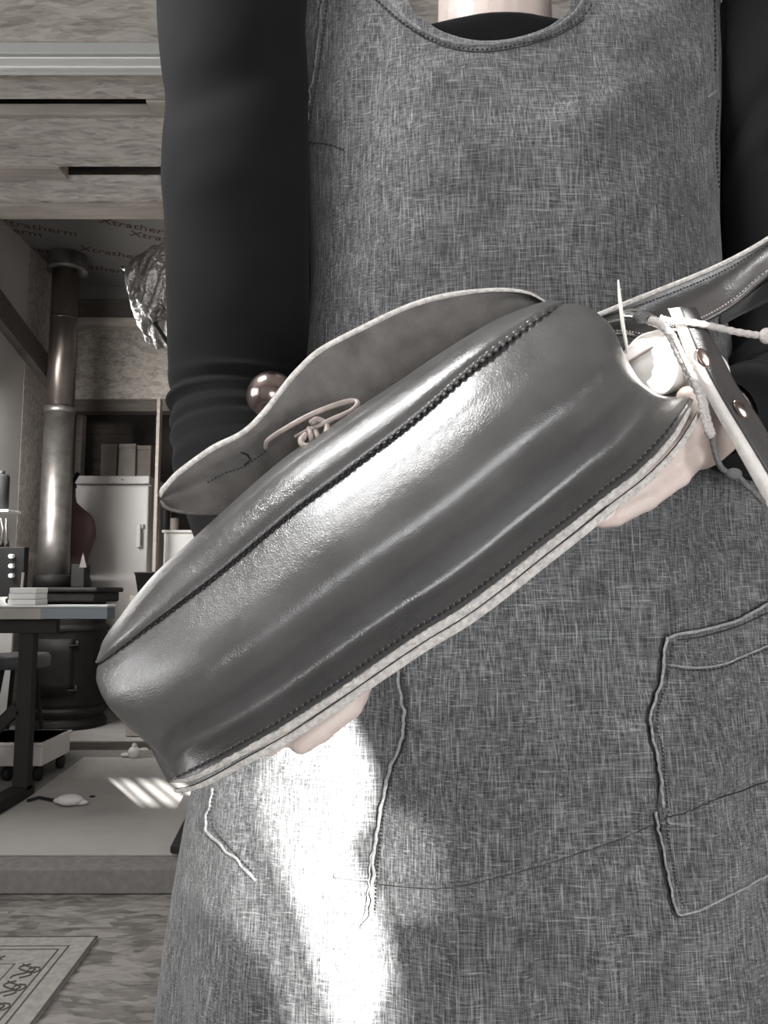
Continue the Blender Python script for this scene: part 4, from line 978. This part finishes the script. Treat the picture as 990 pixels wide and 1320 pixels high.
# strap: broad leather band with stitched edges
US = [(745, 418, .530), (778, 405, .530), (812, 391, .532), (855, 374, .535), (900, 356, .535), (940, 338, .53), (985, 313, .52), (1040, 275, .50), (1100, 225, .48)]
LS = [(760, 436, .530), (800, 428, .528), (840, 434, .525), (880, 424, .522), (910, 411, .520), (945, 390, .515), (985, 355, .505), (1045, 315, .49), (1110, 262, .47)]
SA = []
for u_, l_ in zip(US, LS):
    u_, l_ = np.array(u_, float), np.array(l_, float); SA.append([u_+(l_-u_)*t+np.array([0, 0, .007*math.sin(math.pi*t)]) for t in (0, .25, .5, .75, 1)])
Gs = crom(crom(np.array(SA), 160, 0), 30, 1)
st_ = grid_mesh('shoulder_strap', px_grid(Gs), LEA2, bag, thick=.003)
MB().tube([P(q[0], q[1]-2, q[2]+.0005) for q in Gs[::2, 0]], .0018, 8).build('strap_edge', RAW, st_, True)
for j in (4, 27):
    mb = MB()
    for i in range(8, 158, 2):
        a_, b_ = Gs[i, j], Gs[i+1, j]; mb.tube([P(a_[0], a_[1], a_[2]-.0003), P(b_[0], b_[1], b_[2]-.0003)], .0006, 5)
    o_ = mb.build('strap_stitching', CORD if j == 27 else THREAD_SHADE, st_, True); o_['kind'] = 'stuff'
# loose dark tail of the strap
TA = [[(930, 400, .53), (928, 412, .53), (930, 420, .53)], [(955, 388, .528), (955, 396, .53), (957, 405, .53)], [(990, 362, .52), (990, 368, .52), (992, 388, .52)], [(1050, 330, .50), (1050, 340, .50), (1050, 360, .50)]]
grid_mesh('strap_tail', px_grid(crom(crom(np.array(TA, float), 50, 0), 8, 1)), THREAD_SHADE, st_, thick=.002)
# metal ring and keeper
RG = thing('ring_dummy', 'x', 'x') if False else None
pr = [(800, 404, .515), (815, 400, .512), (832, 404, .508), (850, 412, .504), (866, 418, .502), (872, 424, .500), (862, 425, .499), (842, 418, .500), (822, 410, .504), (806, 408, .512), (800, 404, .515)]
MB().tube([P(*q) for q in crom(np.array(pr), 80)], .0013, 10).build('metal_ring', STEEL, bag, True)
# riveted strap hanging to the right
def ribbon(name, L_, R2, mat, parent, n=90, th=.002, bow=.002):
    A_ = []
    for a_, b_ in zip(L_, R2):
        a_, b_ = np.array(a_, float), np.array(b_, float); A_.append([a_+(b_-a_)*t-np.array([0, 0, bow*math.sin(math.pi*t)]) for t in (0, .5, 1)])
    return grid_mesh(name, px_grid(crom(crom(np.array(A_), n, 0), 12, 1)), mat, parent, thick=th)
tab = ribbon('riveted_strap', [(876, 398, .500), (886, 425, .498), (902, 462, .495), (925, 505, .492), (955, 555, .488), (985, 605, .484), (1020, 665, .48)], [(893, 398, .506), (908, 425, .504), (924, 455, .502), (948, 500, .50), (975, 540, .496), (1004, 590, .492), (1045, 650, .488)], LEA2, bag)
ribbon('strap_underlayer', [(862, 398, .503), (874, 425, .501), (893, 470, .499), (918, 520, .496), (945, 568, .492), (972, 618, .488), (1005, 680, .484)], [(879, 398, .502), (888, 425, .500), (904, 463, .497), (928, 510, .494), (956, 558, .490), (986, 606, .486), (1022, 666, .482)], M('pale_leather', (.62, .59, .56), .6, var=.12, vscale=80, bump=.3, bscale=300), bag)['label'] = 'pale unfinished leather layer'
for (a_, b_, D_) in ((907, 462, .4965), (955, 528, .4915)):
    c_ = P(a_, b_, D_-.003); d = (P(20+a_, b_+35, D_)-P(a_, b_, D_)).normalized(); R = Matrix(((d.x, 0, d.z), (0, 1, 0), (d.z, 0, -d.x))).transposed()
    MB().sphere(c_, .0056, 22, 12, (1.35, .45, .75), Matrix.Rotation(-math.atan2(d.z, d.x)*1.0, 3, 'Y')).build('rivet', BRONZE, tab, True)
setloc(bag, P(540, 720, .5))

# balls, discs, cords, needle
b1 = thing('metal_ball', 'dark polished metal ball peeping over the flap edge', 'ball'); c_ = P(350, 511, .562)
MB().sphere(c_, .0185, 48, 32).build('ball', BRONZE, b1, True); MB().tube([c_+Vector((.012, .004, -.012)), c_+Vector((.022, .006, -.022))], .005, 12).build('stem', BRONZE, b1, True); setloc(b1, c_)
b2 = thing('pale_ball', 'bright pale wooden ball between the bag end and the cord', 'ball'); c_ = P(846, 470, .525)
prof = [(max(1e-4, .0215*math.sin(math.pi*i/30)), -.0215*math.cos(math.pi*i/30)*1.08) for i in range(31)]
prof = [(r+(.0016 if 24 <= i <= 25 else 0), z) for i, (r, z) in enumerate(prof)]
MB().lathe(prof, c_, 48, Matrix.Rotation(math.radians(-28), 3, 'Y')).build('ball', PEARL, b2, True)
rg2 = Matrix.Rotation(math.radians(-28), 3, 'Y'); MB().tube([c_+rg2 @ Vector((.0205*math.cos(t), .0205*math.sin(t), .0095)) for t in np.linspace(0, 6.283, 50)], .0011, 8, False).build('groove_ring', THONG, b2, True); setloc(b2, c_)
b3 = MB().lathe([(.001, -.003), (.020, -.0028), (.0215, 0), (.020, .0028), (.001, .003)], P(902, 478, .535), 40, Matrix.Rotation(math.radians(70), 3, 'X')).build('pale_disc', PEARL, None, True)
tag(b3, 'thin pale disc half hidden behind the riveted strap', 'disc')
def cord(name, L_, r, mat, parent, n=80, twist=True):
    Q = crom(np.array(L_, float), n); return MB().tube([P(*q) for q in Q], [r*(1+.10*math.sin(i*1.6)) for i in range(n)], 8).build(name, mat, parent, True)
cd1 = thing('waxed_twine', 'pale waxed cord stretched right from the ring to a knot', 'cord')
cord('strand', [(850, 410, .497), (864, 414, .495), (880, 414, .494), (910, 419, .494), (945, 427, .493), (975, 432, .492), (992, 433, .49), (1040, 436, .48)], .0024, CORD, cd1)
MB().sphere(P(988, 433, .490), .0048, 16, 10, (1, .8, 1.1)).build('knot', CORD, cd1, True); setloc(cd1, P(850, 410, .497))
cd2 = thing('knotted_twine', 'knotted thong hanging from the ring over the hand', 'cord')
cord('strand', [(838, 413, .496), (850, 417, .492), (864, 432, .489), (876, 458, .486), (892, 488, .484), (904, 512, .482), (910, 540, .480), (917, 562, .479)], .0030, CORD, cd2)
cord('strand', [(866, 430, .486), (884, 468, .483), (900, 505, .480), (906, 530, .478), (912, 555, .478), (918, 564, .478)], .0020, CORD, cd2)
cord('tail', [(917, 556, .479), (921, 580, .478), (928, 600, .478), (938, 609, .478), (950, 613, .478), (962, 625, .478), (975, 638, .478), (984, 648, .479)], .0019, CORDD, cd2)
MB().sphere(P(946, 611, .477), .0038, 16, 10, (1.3, .9, 1)).build('knot', CORDD, cd2, True); MB().sphere(P(828, 409, .500), .0050, 16, 10, (1.4, .9, .8)).build('knot', CORDD, cd2, True)
setloc(cd2, P(838, 413, .496))
nd = thing('needle', 'long pale sewing needle sticking up by the bag seam', 'needle')
MB().tube([P(797, 361, .498), P(799, 385, .497), P(803, 420, .497), P(809, 455, .500)], [.0006, .0012, .0013, .0010], 10).build('shaft', M('needle_bone', (.75, .72, .66), .4), nd, True)
MB().tube([P(798, 374, .4975), P(801, 373, .497)], .0006, 6).build('thread_end', CORD, nd)
setloc(nd, P(809, 455, .5))
